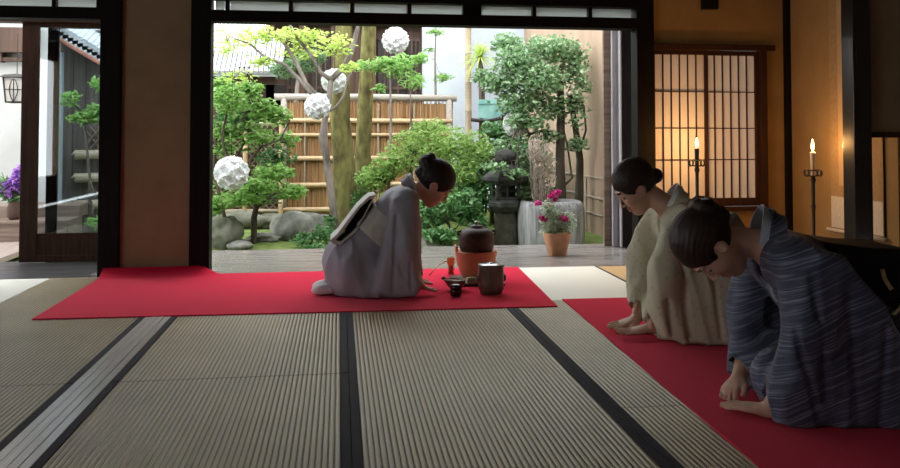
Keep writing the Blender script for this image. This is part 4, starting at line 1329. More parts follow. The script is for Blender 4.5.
# ================================================================== TEA UTENSILS, CANDLES, SCROLL
CZ = 0.0068     # top of the red carpet
M['iron'] = noisy('rusty_iron_kettle', (0.035, 0.018, 0.014), (0.075, 0.04, 0.03), 60, rough=0.6, spec=0.4, bump=0.3, bump_dist=0.002)
M['brazier'] = noisy('orange_clay', (0.60, 0.25, 0.135), (0.68, 0.31, 0.18), 8, rough=0.5, spec=0.35)
M['black_lacquer'] = noisy('black_lacquer', (0.008, 0.007, 0.007), (0.012, 0.01, 0.01), 5, rough=0.12, spec=0.6)
M['bowl_clay'] = noisy('brown_tea_bowl_glaze', (0.07, 0.045, 0.03), (0.17, 0.12, 0.085), 25, rough=0.45, spec=0.45, bump=0.2, bump_dist=0.003)
M['jar_clay'] = noisy('dark_ash_glaze', (0.04, 0.032, 0.026), (0.16, 0.125, 0.09), 18, (1, 1, 0.5), rough=0.35, spec=0.5, bump=0.35, bump_dist=0.004, detail=8)
M['pewter'] = noisy('dull_lid_metal', (0.42, 0.42, 0.42), (0.6, 0.6, 0.6), 10, rough=0.25, metallic=0.8)
M['ladle'] = noisy('golden_bamboo', (0.48, 0.24, 0.07), (0.62, 0.36, 0.13), 6, (1, 1, 0.3), rough=0.4, spec=0.4)
M['rest'] = noisy('red_brown_bamboo', (0.22, 0.06, 0.025), (0.32, 0.10, 0.04), 6, (1, 1, 0.3), rough=0.45, spec=0.4)
M['green_tea_cloth'] = noisy('pale_green_cloth', (0.30, 0.48, 0.32), (0.46, 0.62, 0.46), 40, rough=0.9)
M['board'] = noisy('dark_base_board', (0.02, 0.016, 0.014), (0.035, 0.028, 0.024), 6, rough=0.3)
M['white_cloth'] = noisy('white_linen', (0.66, 0.66, 0.64), (0.78, 0.78, 0.76), 60, rough=0.95)

kx, ky = 0.915, 5.50
s = ky / FPX
o = MB().box((kx - 0.16, ky - 0.205, CZ), (kx + 0.16, ky + 0.16, CZ + 0.014)).build('base_board', M['board'], bevel=0.004)
tag(o, 'square dark board under the orange clay brazier', 'board')
zb = CZ + 0.0145
fz = thing('clay_brazier', 'orange clay brazier holding the iron kettle, on a dark board', 'brazier', (kx, ky, zb))
prof = [(0.080, 0.0), (0.090, 0.004), (0.112, 0.05), (0.132, 0.11), (0.143, 0.180), (0.142, 0.192), (0.130, 0.192), (0.126, 0.16), (0.10, 0.08), (0.02, 0.07)]
MB().lathe(prof, 44).build('bowl', M['brazier'], fz, smooth=True)
for a in (0.5, 0.5 + 2.094, 0.5 + 4.188):
    MB().tube([(0.136 * math.cos(a), 0.136 * math.sin(a), 0.12), (0.12 * math.cos(a), 0.128 * math.sin(a), 0.18), (0.122 * math.cos(a), 0.122 * math.sin(a), 0.185)], 0.012, 10).build('prong', M['brazier'], fz, smooth=True)
# raised back rim of the brazier
vs, fs = [], []
for i in range(17):
    a = math.radians(158 + 40 * i / 16)
    for rr_, zz in ((0.130, 0.17), (0.143, 0.17), (0.150, 0.225), (0.138, 0.225)):
        vs.append((rr_ * math.cos(a), rr_ * math.sin(a), zz))
for i in range(16):
    for q in range(4):
        fs.append((i * 4 + q, i * 4 + (q + 1) % 4, (i + 1) * 4 + (q + 1) % 4, (i + 1) * 4 + q))
fs += [(3, 2, 1, 0), (64, 65, 66, 67)]
MB().add(vs, fs).build('back_rim', M['brazier'], fz, smooth='auto')

kz = zb + 0.158
kt = thing('iron_kettle', 'round dark iron kettle with a small lid knob, set in the orange brazier', 'kettle', (kx + 0.004, ky, kz))
prof = [(0.06, -0.025), (0.095, 0.0), (0.112, 0.022), (0.119, 0.06), (0.121, 0.095), (0.115, 0.13), (0.098, 0.152), (0.07, 0.164), (0.052, 0.168), (0.050, 0.176), (0.044, 0.176)]
MB().lathe([(r * 1.0, z + 0.018) for r, z in prof], 48).build('body', M['iron'], kt, smooth=True)
MB().lathe([(0.050, 0.193), (0.048, 0.199), (0.025, 0.204), (0.006, 0.205)], 32).build('lid', M['iron'], kt, smooth=True)
MB().lathe([(0.005, 0.203), (0.007, 0.212), (0.014, 0.220), (0.013, 0.228), (0.003, 0.231)], 20).build('lid_knob', M['pewter'], kt, smooth=True)
for sx in (-1, 1):
    MB().tube([(sx * 0.108, 0, 0.135), (sx * 0.128, 0, 0.142), (sx * 0.130, 0, 0.158), (sx * 0.105, 0, 0.165)], 0.008, 10).build('lug', M['iron'], kt, smooth=True)

# bamboo lid rest with the ladle laid on it
rx, ry = at(451, 272, 5.80).x, 5.80
o = MB().lathe([(0.020, 0), (0.021, 0.003), (0.020, 0.03), (0.0215, 0.034), (0.020, 0.04), (0.020, 0.062), (0.016, 0.062), (0.015, 0.05)], 24).build('lid_rest', M['rest'], smooth='auto', loc=(rx, ry, CZ))
tag(o, 'short red-brown bamboo stand under the ladle cup', 'stand')
ld = thing('tea_ladle', 'bamboo ladle with golden cup, resting on the bamboo stand beside the brazier', 'ladle', (rx, ry, CZ + 0.0632))
tilt = Matrix.Rotation(math.radians(-12), 4, 'Y')
cm = MB().lathe([(0.024, 0.0), (0.026, 0.003), (0.029, 0.052), (0.027, 0.052), (0.024, 0.006), (0.002, 0.005)], 28)
cup = cm.build('cup', M['ladle'], ld, smooth='auto')
MB().tube([(-0.020, -0.008, 0.030), (-0.06, -0.02, 0.026), (-0.11, -0.08, 0.0), (-0.175, -0.16, -0.045)], [0.0045, 0.0045, 0.004, 0.004], 8, flat=0.6).build('handle', M['bamboo'], ld, smooth=True)

# small tea bowl with cloth and whisk
bx, by = at(456, 283, 5.18).x, 5.19
tb = thing('tea_bowl', 'brown tea bowl with a bamboo scoop across it, nearest the host hand', 'bowl', (bx, by, CZ))
MB().lathe([(0.030, 0), (0.031, 0.006), (0.040, 0.014), (0.058, 0.036), (0.064, 0.062), (0.066, 0.068), (0.061, 0.068), (0.053, 0.038), (0.036, 0.018), (0.004, 0.015)], 36).build('bowl', M['bowl_clay'], tb, smooth=True)
o = MB().lathe([(0.008, 0), (0.014, 0.012), (0.017, 0.030), (0.012, 0.055), (0.0125, 0.082), (0.0105, 0.084)], 18).build('tea_whisk', M['bowl_clay'], smooth=True, loc=(bx - 0.022, by, CZ + 0.030))
o.rotation_euler = (0, math.radians(-50), 0)
tag(o, 'dark bamboo whisk leaning out of the brown tea bowl', 'whisk')
MB().tube([(-0.085, -0.03, 0.070), (0.0, -0.02, 0.071), (0.075, -0.012, 0.0735)], [0.003, 0.003, 0.004], 6).build('scoop', M['bamboo'], tb)
vs, fs = [], []
for j in range(9):
    for i in range(9):
        x, y = (i - 4) * 0.0075, (j - 4) * 0.005
        vs.append((x, y, 0.005 * math.sin(i * 1.1) * math.cos(j * 0.9) + 0.010 + 0.003 * (i % 2)))
fs = [(j * 9 + i, j * 9 + i + 1, j * 9 + i + 10, j * 9 + i + 9) for j in range(8) for i in range(8)]
o = MB().add(vs, fs).build('tea_cloth', M['white_cloth'], smooth=True, loc=(bx + 0.008, by - 0.002, CZ + 0.050))
md = o.modifiers.new('thick', 'SOLIDIFY'); md.thickness = 0.008
tag(o, 'folded whitish linen cloth lying in the brown tea bowl', 'cloth')
# green folded piece behind
vs = []
gx, gy = at(471.5, 276, 5.33).x, 5.332
o = MB().box((-0.034, -0.018, 0), (0.034, 0.018, 0.032)).box((-0.031, -0.015, 0.032), (0.030, 0.015, 0.040)).build('folded_cloth', M['green_tea_cloth'], bevel=0.006, seg=3, loc=(gx, gy, CZ + 0.0145))
o.rotation_euler = (0, 0, 0.15)
tag(o, 'small folded pale green cloth before the brazier', 'cloth')

# black lacquer tea caddy
cx_, cy_ = at(456, 298, 5.0).x, 5.0
tc_ = thing('tea_caddy', 'small black lacquer tea caddy in front of the brown tea bowl', 'caddy', (cx_, cy_, CZ))
MB().lathe([(0.028, 0), (0.033, 0.004), (0.036, 0.03), (0.0355, 0.046)], 32).build('body', M['black_lacquer'], tc_, smooth=True)
MB().lathe([(0.037, 0.046), (0.037, 0.060), (0.033, 0.069), (0.02, 0.073), (0.001, 0.074)], 32).build('lid', M['black_lacquer'], tc_, smooth=True)

# water jar
jx, jy = at(491, 290, 5.05).x, 5.05
wj = thing('water_jar', 'squarish dark glazed water jar with a metal lid, right of the tea bowl', 'jar', (jx, jy, CZ))
MB().lathe([(0.060, 0), (0.066, 0.004), (0.071, 0.02), (0.080, 0.035), (0.079, 0.08), (0.082, 0.12), (0.080, 0.168), (0.082, 0.182), (0.076, 0.184), (0.072, 0.165)], 40, sq=0.22).build('body', M['jar_clay'], wj, smooth=True)
MB().lathe([(0.074, 0.176), (0.073, 0.181), (0.03, 0.184), (0.012, 0.185), (0.012, 0.193), (0.002, 0.194)], 36).build('lid', M['pewter'], wj, smooth=True)
for sx, sy in ((1, -0.2), (-1, -0.2)):
    MB().ball((sx * 0.082, sy * 0.08, 0.10), (0.011, 0.016, 0.022), 12, 8).build('lug', M['jar_clay'], wj, smooth=True)

# ---- candle stands
M['wrought'] = noisy('wrought_iron', (0.018, 0.013, 0.010), (0.05, 0.035, 0.026), 20, rough=0.5, spec=0.45)
M['wax'] = noisy('candle_wax', (0.72, 0.55, 0.35), (0.82, 0.66, 0.45), 10, rough=0.5)
M['wax'].node_tree.nodes['Principled BSDF'].inputs['Subsurface Weight'].default_value = 0.4
M['wax'].node_tree.nodes['Principled BSDF'].inputs['Subsurface Radius'].default_value = (0.02, 0.012, 0.006)
M['flame'] = emit('candle_flame', (1.0, 0.62, 0.22), 40.0)
M['wick'] = noisy('charred_wick', (0.01, 0.008, 0.006), (0.02, 0.015, 0.012), 10)
LAMPS = []
def candle_stand(label, clabel, px, Y, py_ring, py_top, py_flame, dark=True, watts=10.0):
    b = at(px, py_ring, Y)
    t = thing('candle_stand', label, 'candle stand', (b.x, Y, 0), 0.3, 'iron candle stands')
    s = Y / FPX
    zr = b.z
    MB().lathe([(0.11, 0.0), (0.115, 0.006), (0.10, 0.014), (0.03, 0.03), (0.014, 0.06)], 28).build('foot', M['wrought'], t, smooth=True)
    MB().lathe([(0.011, 0.05), (0.010, zr * .35), (0.016, zr * .36), (0.010, zr * .37), (0.012, zr * .68), (0.019, zr * .70), (0.012, zr * .72), (0.013, zr - 0.05), (0.02, zr - 0.03), (0.012, zr)], 14).build('stem', M['wrought'], t, smooth=True)
    MB().lathe([(0.010, zr - 0.004), (0.058, zr), (0.060, zr + 0.006), (0.055, zr + 0.006), (0.010, zr + 0.003)], 28).build('drip_pan', M['wrought'], t, smooth=True)
    for k in range(4):
        a = k * PI / 2
        m = MB()
        cx_, sx_ = math.cos(a), math.sin(a)
        pts = []
        for q in range(15):
            u = q / 14 * 2 * PI * 0.9
            rr_ = 0.058 + 0.020 * math.sin(u)
            pts.append((cx_ * rr_, sx_ * rr_, zr + 0.022 - 0.022 * math.cos(u)))
        m.tube(pts, 0.005, 7).build('scroll_handle', M['wrought'], t, smooth=True)
    m = MB()
    m.tube([(math.cos(a) * 0.036, math.sin(a) * 0.036, zr + 0.040) for a in [2 * PI * i / 24 for i in range(25)]], 0.0045, 7)
    m.build('ring', M['wrought'], t, smooth=True)
    zt = at(px, py_top, Y).z
    zf = at(px, py_flame, Y).z
    cd = thing('candle', clabel, 'candle', (b.x, Y, zr + 0.0035), 0, 'lit candles')
    h = zt - zr - 0.0035
    MB().lathe([(0.014, 0.0), (0.0145, 0.01), (0.016, h * .6), (0.0185, h - 0.004), (0.016, h), (0.008, h - 0.003)], 20).build('wax', M['wrought'] if dark else M['wax'], cd, smooth=True)
    MB().tube([(0, 0, h - 0.004), (0.001, 0, h + 0.012)], 0.002, 6).build('wick', M['wick'], cd)
    hf = max(0.03, zf - zt)
    MB().lathe([(0.001, 0.0), (0.0075, hf * .2), (0.0095, hf * .4), (0.0065, hf * .68), (0.002, hf * .93), (0.0003, hf)], 16).build('flame', M['flame'], cd, smooth=True, loc=(0, 0, h + 0.004))
    LAMPS.append((b.x, Y, zt + hf * 0.5 + 0.004, watts))
    return t
candle_stand('wrought iron candle stand in front of the shoji window', 'lit candle before the shoji window', 697, 5.78, 166, 148, 138.5, watts=20.0)
candle_stand('wrought iron candle stand between the corner post and the hanging scroll', 'lit candle beside the hanging scroll', 813, 5.35, 176, 152, 140, dark=False)

# ---- hanging scroll on the right wall
M['scroll_cloth'] = noisy('ochre_scroll_mounting', (0.27, 0.17, 0.075), (0.33, 0.21, 0.095), 30, rough=0.9)
M['scroll_paper'] = noisy('aged_scroll_paper', (0.36, 0.25, 0.13), (0.43, 0.30, 0.16), 6, rough=0.9)
M['scroll_band'] = noisy('pale_silk_band', (0.50, 0.44, 0.33), (0.58, 0.52, 0.40), 40, rough=0.8)
sx_ = XC - 0.012
y0_, y1_ = 4.925, 5.50
hsn = thing('hanging_scroll', 'long ochre hanging scroll on the side wall, partly behind the square post', 'scroll', (sx_, 5.21, 0.315))
def Z_(py): return at(835, py, 5.5).z - 0.315
MB().box((-0.004, y0_ - 5.21, 0.0), (0.0, y1_ - 5.21, 1.95)).build('mounting', M['scroll_cloth'], hsn)
MB().box((-0.0055, y0_ - 5.21 + 0.004, 0.02), (-0.0042, y1_ - 5.21 - 0.004, 0.24)).build('lower_band', M['scroll_band'], hsn)
MB().box((-0.0055, y0_ - 5.21 + 0.10, 0.32), (-0.0042, y1_ - 5.21 - 0.10, 1.72)).build('paper', M['scroll_paper'], hsn)
MB().tube([(-0.012, y0_ - 5.21 - 0.035, 0.0), (-0.012, y1_ - 5.21 + 0.035, 0.0)], 0.012, 14).build('roller', M['scroll_band'], hsn, smooth=True)
MB().tube([(-0.006, y0_ - 5.21 - 0.01, 1.955), (-0.006, y1_ - 5.21 + 0.01, 1.955)], 0.007, 10).build('top_rod', M['brown_wood'], hsn, smooth=True)
# ================================================================== PEOPLE
# Bodies and garments are grown from distance fields and skinned as one smooth surface each.
A3 = np.array

def rcone(a, b, r1, r2):
    a, b = A3(a, float), A3(b, float)
    ab = b - a
    L2 = float(ab @ ab) + 1e-12
    def f(P):
        t = np.clip(((P - a) @ ab) / L2, 0, 1)
        return np.linalg.norm(P - a - t[:, None] * ab, axis=1) - (r1 + (r2 - r1) * t)
    return f

def chain(pts, rad, k=0.02):
    fs = [rcone(pts[i], pts[i + 1], rad[i], rad[i + 1]) for i in range(len(pts) - 1)]
    return U(fs, k)

def ell(c, r, R=None):
    c, r = A3(c, float), A3(r, float)
    def f(P):
        q = P - c
        if R is not None:
            q = q @ R
        k0 = np.linalg.norm(q / r, axis=1)
        k1 = np.linalg.norm(q / (r * r), axis=1) + 1e-9
        return np.where(k0 < 1e-6, -r.min(), k0 * (k0 - 1) / k1)
    return f

def smin(a, b, k):
    h = np.clip(0.5 + 0.5 * (b - a) / k, 0, 1)
    return b + (a - b) * h - k * h * (1 - h)

def U(fs, k=0.02):
    def f(P):
        d = fs[0](P)
        for g in fs[1:]:
            d = smin(d, g(P), k)
        return d
    return f

def cut(f, g, k=0.01):
    return lambda P: -smin(-f(P), g(P), k)

def slab2d(poly, c, t, rnd, axis=1):
    """polygon in the x-z plane, thickened to +-t about y = c, rounded by rnd"""
    poly = A3(poly, float)
    def f(P):
        x, z = P[:, 0], P[:, 2]
        d2 = np.full(len(P), 1e9)
        s = np.ones(len(P))
        n = len(poly)
        for i in range(n):
            a, b = poly[i], poly[i - 1]
            ex, ez = b - a
            wx, wz = x - a[0], z - a[1]
            t_ = np.clip((wx * ex + wz * ez) / (ex * ex + ez * ez + 1e-12), 0, 1)
            d2 = np.minimum(d2, (wx - ex * t_) ** 2 + (wz - ez * t_) ** 2)
            c1, c2, c3 = z >= a[1], z < b[1], ex * wz > ez * wx
            flip = (c1 & c2 & c3) | (~c1 & ~c2 & ~c3)
            s = np.where(flip, -s, s)
        d = s * np.sqrt(d2) + rnd
        cy = c(P) if callable(c) else c
        w = np.abs(P[:, 1] - cy) - t + rnd
        return np.minimum(np.maximum(d, w), 0) + np.sqrt(np.maximum(d, 0) ** 2 + np.maximum(w, 0) ** 2) - rnd
    return f

def vnoise(P, seed=0):
    i = np.floor(P).astype(np.int64)
    fr = P - i
    u = fr * fr * (3 - 2 * fr)
    def h(dx, dy, dz):
        n = (i[:, 0] + dx) * 374761393 + (i[:, 1] + dy) * 668265263 + (i[:, 2] + dz) * 2147483647 + seed * 974711
        n = (n ^ (n >> 13)) * 1274126177
        n = n ^ (n >> 16)
        return (n & 0xFFFF) / 65535.0
    c = [[[h(a, b, d) for d in (0, 1)] for b in (0, 1)] for a in (0, 1)]
    x0 = c[0][0][0] * (1 - u[:, 0]) + c[1][0][0] * u[:, 0]
    x1 = c[0][1][0] * (1 - u[:, 0]) + c[1][1][0] * u[:, 0]
    x2 = c[0][0][1] * (1 - u[:, 0]) + c[1][0][1] * u[:, 0]
    x3 = c[0][1][1] * (1 - u[:, 0]) + c[1][1][1] * u[:, 0]
    y0 = x0 * (1 - u[:, 1]) + x1 * u[:, 1]
    y1 = x2 * (1 - u[:, 1]) + x3 * u[:, 1]
    return y0 * (1 - u[:, 2]) + y1 * u[:, 2]

def folds(P, fx=13, fz=2.4, seed=1, tilt=0.0):
    """soft hanging pleats, about -1..1"""
    wx = vnoise(P * 5.0, seed + 9) - 0.5
    Q = np.stack([(P[:, 0] + tilt * P[:, 2] + 0.06 * wx) * fx, P[:, 1] * fx, P[:, 2] * fz], 1)
    n = vnoise(Q, seed)
    r = 1 - np.abs(2 * n - 1) * 1.6
    Q2 = np.stack([(P[:, 0] + tilt * P[:, 2]) * fx * 2.3, P[:, 1] * fx * 2.3, P[:, 2] * fz * 3], 1)
    return 0.8 * r + 0.35 * (2 * vnoise(Q2, seed + 3) - 1)

def sdf_mesh(f, lo, hi, h, slack=1.0):
    lo, hi = A3(lo, float), A3(hi, float)
    B = 4
    nb = np.ceil((hi - lo) / (h * B)).astype(int)
    H = h * B
    g = np.stack(np.meshgrid(*[np.arange(n) for n in nb], indexing='ij'), -1).reshape(-1, 3)
    cen = lo + (g + 0.5) * H
    d = np.concatenate([f(c) for c in np.array_split(cen, max(1, len(cen) // 200000))])
    d3 = d.reshape(nb)
    act = np.abs(d3) < H * 0.87 * 1.25 + 0.012 * slack
    n = nb * B + 1
    D = np.empty(n, np.float32)
    s = np.sign(d3) * 1.0
    up = np.repeat(np.repeat(np.repeat(s, B, 0), B, 1), B, 2)
    D[:-1, :-1, :-1] = up
    D[-1] = 1; D[:, -1] = 1; D[:, :, -1] = 1
    am = np.repeat(np.repeat(np.repeat(act, B, 0), B, 1), B, 2)
    m = np.zeros(n, bool)
    for dx in (0, 1):
        for dy in (0, 1):
            for dz in (0, 1):
                m[dx:dx + am.shape[0], dy:dy + am.shape[1], dz:dz + am.shape[2]] |= am
    idx = np.argwhere(m)
    pts = lo + idx * h
    vals = np.concatenate([f(c) for c in np.array_split(pts, max(1, len(pts) // 250000))])
    D[m] = vals
    ins = D < 0
    # surface nets
    cnt = np.zeros(n - 1, np.int8)
    for dx in (0, 1):
        for dy in (0, 1):
            for dz in (0, 1):
                cnt += ins[dx:n[0] - 1 + dx, dy:n[1] - 1 + dy, dz:n[2] - 1 + dz]
    ac = np.argwhere((cnt > 0) & (cnt < 8))
    vid = -np.ones(n - 1, np.int64)
    vid[ac[:, 0], ac[:, 1], ac[:, 2]] = np.arange(len(ac))
    acc = np.zeros((len(ac), 3)); w = np.zeros(len(ac))
    corners = [(a, b, c) for a in (0, 1) for b in (0, 1) for c in (0, 1)]
    cv = {c: D[ac[:, 0] + c[0], ac[:, 1] + c[1], ac[:, 2] + c[2]].astype(float) for c in corners}
    for c in corners:
        for ax in range(3):
            if c[ax] == 0:
                c2 = list(c); c2[ax] = 1; c2 = tuple(c2)
                a, b = cv[c], cv[c2]
                cr = (a < 0) != (b < 0)
                t = np.where(cr, a / np.where(cr, a - b, 1), 0)
                p = np.tile(A3(c, float), (len(ac), 1)); p[:, ax] = t
                acc += p * cr[:, None]; w += cr
    V = lo + (ac + acc / w[:, None]) * h
    Fs = []
    for ax in range(3):
        sl = [slice(None)] * 3; sl2 = [slice(None)] * 3
        sl[ax] = slice(0, n[ax] - 1); sl2[ax] = slice(1, n[ax])
        a, b = ins[tuple(sl)], ins[tuple(sl2)]
        e = np.argwhere(a != b)
        o1, o2 = [(1, 2), (2, 0), (0, 1)][ax]
        ok = (e[:, o1] > 0) & (e[:, o2] > 0) & (e[:, o1] < n[o1] - 1) & (e[:, o2] < n[o2] - 1)
        e = e[ok]
        def q(d1, d2):
            k = e.copy(); k[:, o1] += d1; k[:, o2] += d2
            return vid[k[:, 0], k[:, 1], k[:, 2]]
        quad = np.stack([q(-1, -1), q(0, -1), q(0, 0), q(-1, 0)], 1)
        fl = ~a[e[:, 0], e[:, 1], e[:, 2]]
        quad[fl] = quad[fl][:, ::-1]
        Fs.append(quad)
    return V, np.concatenate(Fs)

def rot_y(deg):
    """pitch forward: +x turns down towards -z"""
    a = math.radians(deg)
    return A3([[math.cos(a), 0, math.sin(a)], [0, 1, 0], [-math.sin(a), 0, math.cos(a)]])

def rot_z(deg):
    a = math.radians(deg)
    return A3([[math.cos(a), -math.sin(a), 0], [math.sin(a), math.cos(a), 0], [0, 0, 1]])

def rot_x(deg):
    a = math.radians(deg)
    return A3([[1, 0, 0], [0, math.cos(a), -math.sin(a)], [0, math.sin(a), math.cos(a)]])

def framed(f, c, R, s=1.0):
    c = A3(c, float)
    return lambda P: f(((P - c) @ R) / s) * s

def head_field():
    def f(P):
        q = P.copy(); q[:, 1] = np.abs(q[:, 1])
        d = ell((-.012, 0, .035), (.094, .075, .088))(q)
        d = smin(d, ell((.028, 0, -.030), (.064, .060, .080))(q), .03)
        d = smin(d, ell((.050, 0, -.092), (.036, .030, .026))(q), .03)          # chin
        d = smin(d, ell((.055, .040, -.028), (.028, .022, .030))(q), .02)       # cheeks
        d = smin(d, ell((.080, .022, .030), (.018, .030, .010))(q), .02)        # brow
        d = -smin(-d, np.linalg.norm(q - A3([.106, .032, .006]), axis=1) - .018, .014)   # eye socket
        d = smin(d, ell((.078, .032, .006), (.013, .016, .011))(q), .004)       # closed lid
        d = smin(d, rcone((.092, 0, .014), (.109, 0, -.029), .006, .0088)(q), .010)      # nose
        d = smin(d, ell((.098, .011, -.033), (.010, .008, .007))(q), .006)
        d = -smin(-d, ell((.104, 0, -.063), (.012, .022, .0025))(q), .004)      # mouth line
        d = smin(d, ell((.092, 0, -.056), (.008, .019, .006))(q), .005)         # lips
        d = smin(d, ell((.090, 0, -.070), (.009, .016, .007))(q), .005)
        ear = ell((-.008, .076, -.008), (.020, .008, .032), rot_y(-12) @ rot_z(18))(q)
        ear = -smin(-ear, ell((-.002, .086, -.006), (.011, .007, .020))(q), .004)
        d = smin(d, ear, .006)
        return d
    return f

def hair_field(buns, volume=1.0):
    def f(P):
        q = P.copy(); q[:, 1] = np.abs(q[:, 1])
        cap = ell((-.016, 0, .040), (.106 * volume, .086 * volume, .100 * volume))(q)
        face = ell((.110, 0, -.055), (.080, .085, .108))(q)
        cap = -smin(-cap, face, .012)
        low = np.dot(q - A3([-.06, 0, -.055]), A3([-.35, 0, -.94]))
        cap = -smin(-cap, -low, .02)
        earh = ell((.004, .085, -.024), (.030, .035, .036))(q)
        cap = -smin(-cap, earh, .008)
        ang = np.arctan2(P[:, 1], P[:, 2] - 0.02)
        strand = np.sin(ang * 34 + 9 * vnoise(P * 22, 5)) * 0.0006 + (vnoise(P * 60, 7) - .5) * 0.002
        d = cap + strand
        for c, r in buns:
            b = ell(c, r)(P)
            sw = np.sin(np.arctan2(P[:, 1] - c[1], P[:, 2] - c[2]) * 9 + (P[:, 0] - c[0]) * 90) * 0.0014
            d = smin(d, b + sw, .012)
        return d
    return f

def hand_field(curl=(8, 12, 10), spread=1.0, side=1):
    """x towards the finger tips, z the back of the hand, thumb on +y*side"""
    prims = [ell((.045, 0, 0), (.056, .040, .0155)), rcone((.0, 0, .002), (.05, 0, 0), .024, .022)]
    palm = U([ell((.050, .0, 0), (.050, .041, .015)), rcone((-.02, 0, .003), (.02, 0, 0), .023, .022), ell((.030, .022 * side, -.006), (.03, .018, .014))], .018)
    fingers = []
    for (y, L, r, sp) in ((.029, .074, .0088, 5), (.010, .083, .0090, 1), (-.010, .077, .0087, -3), (-.028, .060, .0078, -9)):
        y *= side
        a = math.radians(sp * spread * side)
        p = A3([.084 - abs(y) * .25, y, .002])
        base = A3([.055, y * .8, .002])
        pts, rad = [base, p], [r * 1.05, r * 1.08]
        c = 0.0
        for seg, cu in zip((.45, .31, .24), curl):
            c += cu
            dirv = A3([math.cos(a) * math.cos(math.radians(c)), math.sin(a) * math.cos(math.radians(c)), -math.sin(math.radians(c))])
            p = p + dirv * L * seg
            pts.append(p); rad.append(r * (1.0 if seg > .4 else (.93 if seg > .3 else .8)))
        fingers.append(chain(pts, rad, .003))
    th = chain([A3([.012, .020 * side, -.002]), A3([.040, .046 * side, -.006]), A3([.066, .055 * side, -.008]), A3([.088, .054 * side, -.012])], [.014, .0115, .0105, .0085], .004)
    def f(P):
        d = fingers[0](P)
        for g in fingers[1:]:
            d = smin(d, g(P), .0022)
        d = smin(d, palm(P), .010)
        return smin(d, th(P), .008)
    return f

M['skin'] = noisy('skin', (0.50, 0.29, 0.20), (0.56, 0.34, 0.245), 30, rough=0.5, spec=0.35)
M['skin'].node_tree.nodes['Principled BSDF'].inputs['Subsurface Weight'].default_value = 0.12
M['skin'].node_tree.nodes['Principled BSDF'].inputs['Subsurface Radius'].default_value = (0.012, 0.005, 0.003)
M['lips'] = noisy('lips', (0.42, 0.14, 0.12), (0.46, 0.17, 0.14), 30, rough=0.4)
M['brow'] = noisy('brow', (0.03, 0.02, 0.018), (0.05, 0.035, 0.03), 30, rough=0.8)
M['hair'] = noisy('black_hair', (0.008, 0.006, 0.006), (0.020, 0.014, 0.012), 12, (1, 20, 20), rough=0.55, spec=0.22)
M['hair_brown'] = noisy('dark_brown_hair', (0.018, 0.010, 0.008), (0.040, 0.022, 0.016), 12, (1, 20, 20), rough=0.5, spec=0.25)
M['tabi'] = noisy('white_sock', (0.55, 0.54, 0.55), (0.68, 0.67, 0.68), 40, rough=0.95)
M['white_collar'] = noisy('white_collar_silk', (0.66, 0.65, 0.63), (0.76, 0.75, 0.73), 60, rough=0.7)

def streaks(name, base, light, rot, scale=(3.0, 3.0, 70.0), lo=0.5, hi=0.72, rough=0.6):
    m, nt, b = principled(name, rough, 0.35)
    tc = node(nt, 'ShaderNodeTexCoord')
    mp0 = node(nt, 'ShaderNodeMapping')
    mp0.inputs['Rotation'].default_value = (0, rot, 0)
    mp = node(nt, 'ShaderNodeMapping')
    mp.inputs['Scale'].default_value = scale
    nt.links.new(tc.outputs['Object'], mp0.inputs['Vector'])
    nt.links.new(mp0.outputs['Vector'], mp.inputs['Vector'])
    n = node(nt, 'ShaderNodeTexNoise', Scale=1.0, Detail=4.0)
    nt.links.new(mp.outputs['Vector'], n.inputs['Vector'])
    r = node(nt, 'ShaderNodeValToRGB')
    r.color_ramp.elements[0].position = lo
    r.color_ramp.elements[1].position = hi
    r.color_ramp.elements[0].color = c4(base)
    r.color_ramp.elements[1].color = c4(light)
    nt.links.new(n.outputs['Fac'], r.inputs['Fac'])
    nt.links.new(r.outputs['Color'], b.inputs['Base Color'])
    b.inputs['Sheen Weight'].default_value = 0.15
    return m

def sprigs(name, base, spot, scale=26.0):
    """small scattered sprigs on a plain ground"""
    m, nt, b = principled(name, 0.75, 0.25)
    v = coords(nt)
    vo = node(nt, 'ShaderNodeTexVoronoi', Scale=scale)
    n = node(nt, 'ShaderNodeTexNoise', Scale=scale * 3.2, Detail=2.0)
    nt.links.new(v, vo.inputs['Vector']); nt.links.new(v, n.inputs['Vector'])
    ml = node(nt, 'ShaderNodeMath', operation='MULTIPLY_ADD')
    ml.inputs[1].default_value = 0.55
    nt.links.new(n.outputs['Fac'], ml.inputs[0]); nt.links.new(vo.outputs['Distance'], ml.inputs[2])
    r = node(nt, 'ShaderNodeValToRGB')
    r.color_ramp.elements[0].position = 0.46
    r.color_ramp.elements[1].position = 0.58
    r.color_ramp.elements[0].color = c4(spot)
    r.color_ramp.elements[1].color = c4(base)
    nt.links.new(ml.outputs[0], r.inputs['Fac'])
    nt.links.new(r.outputs['Color'], b.inputs['Base Color'])
    return m

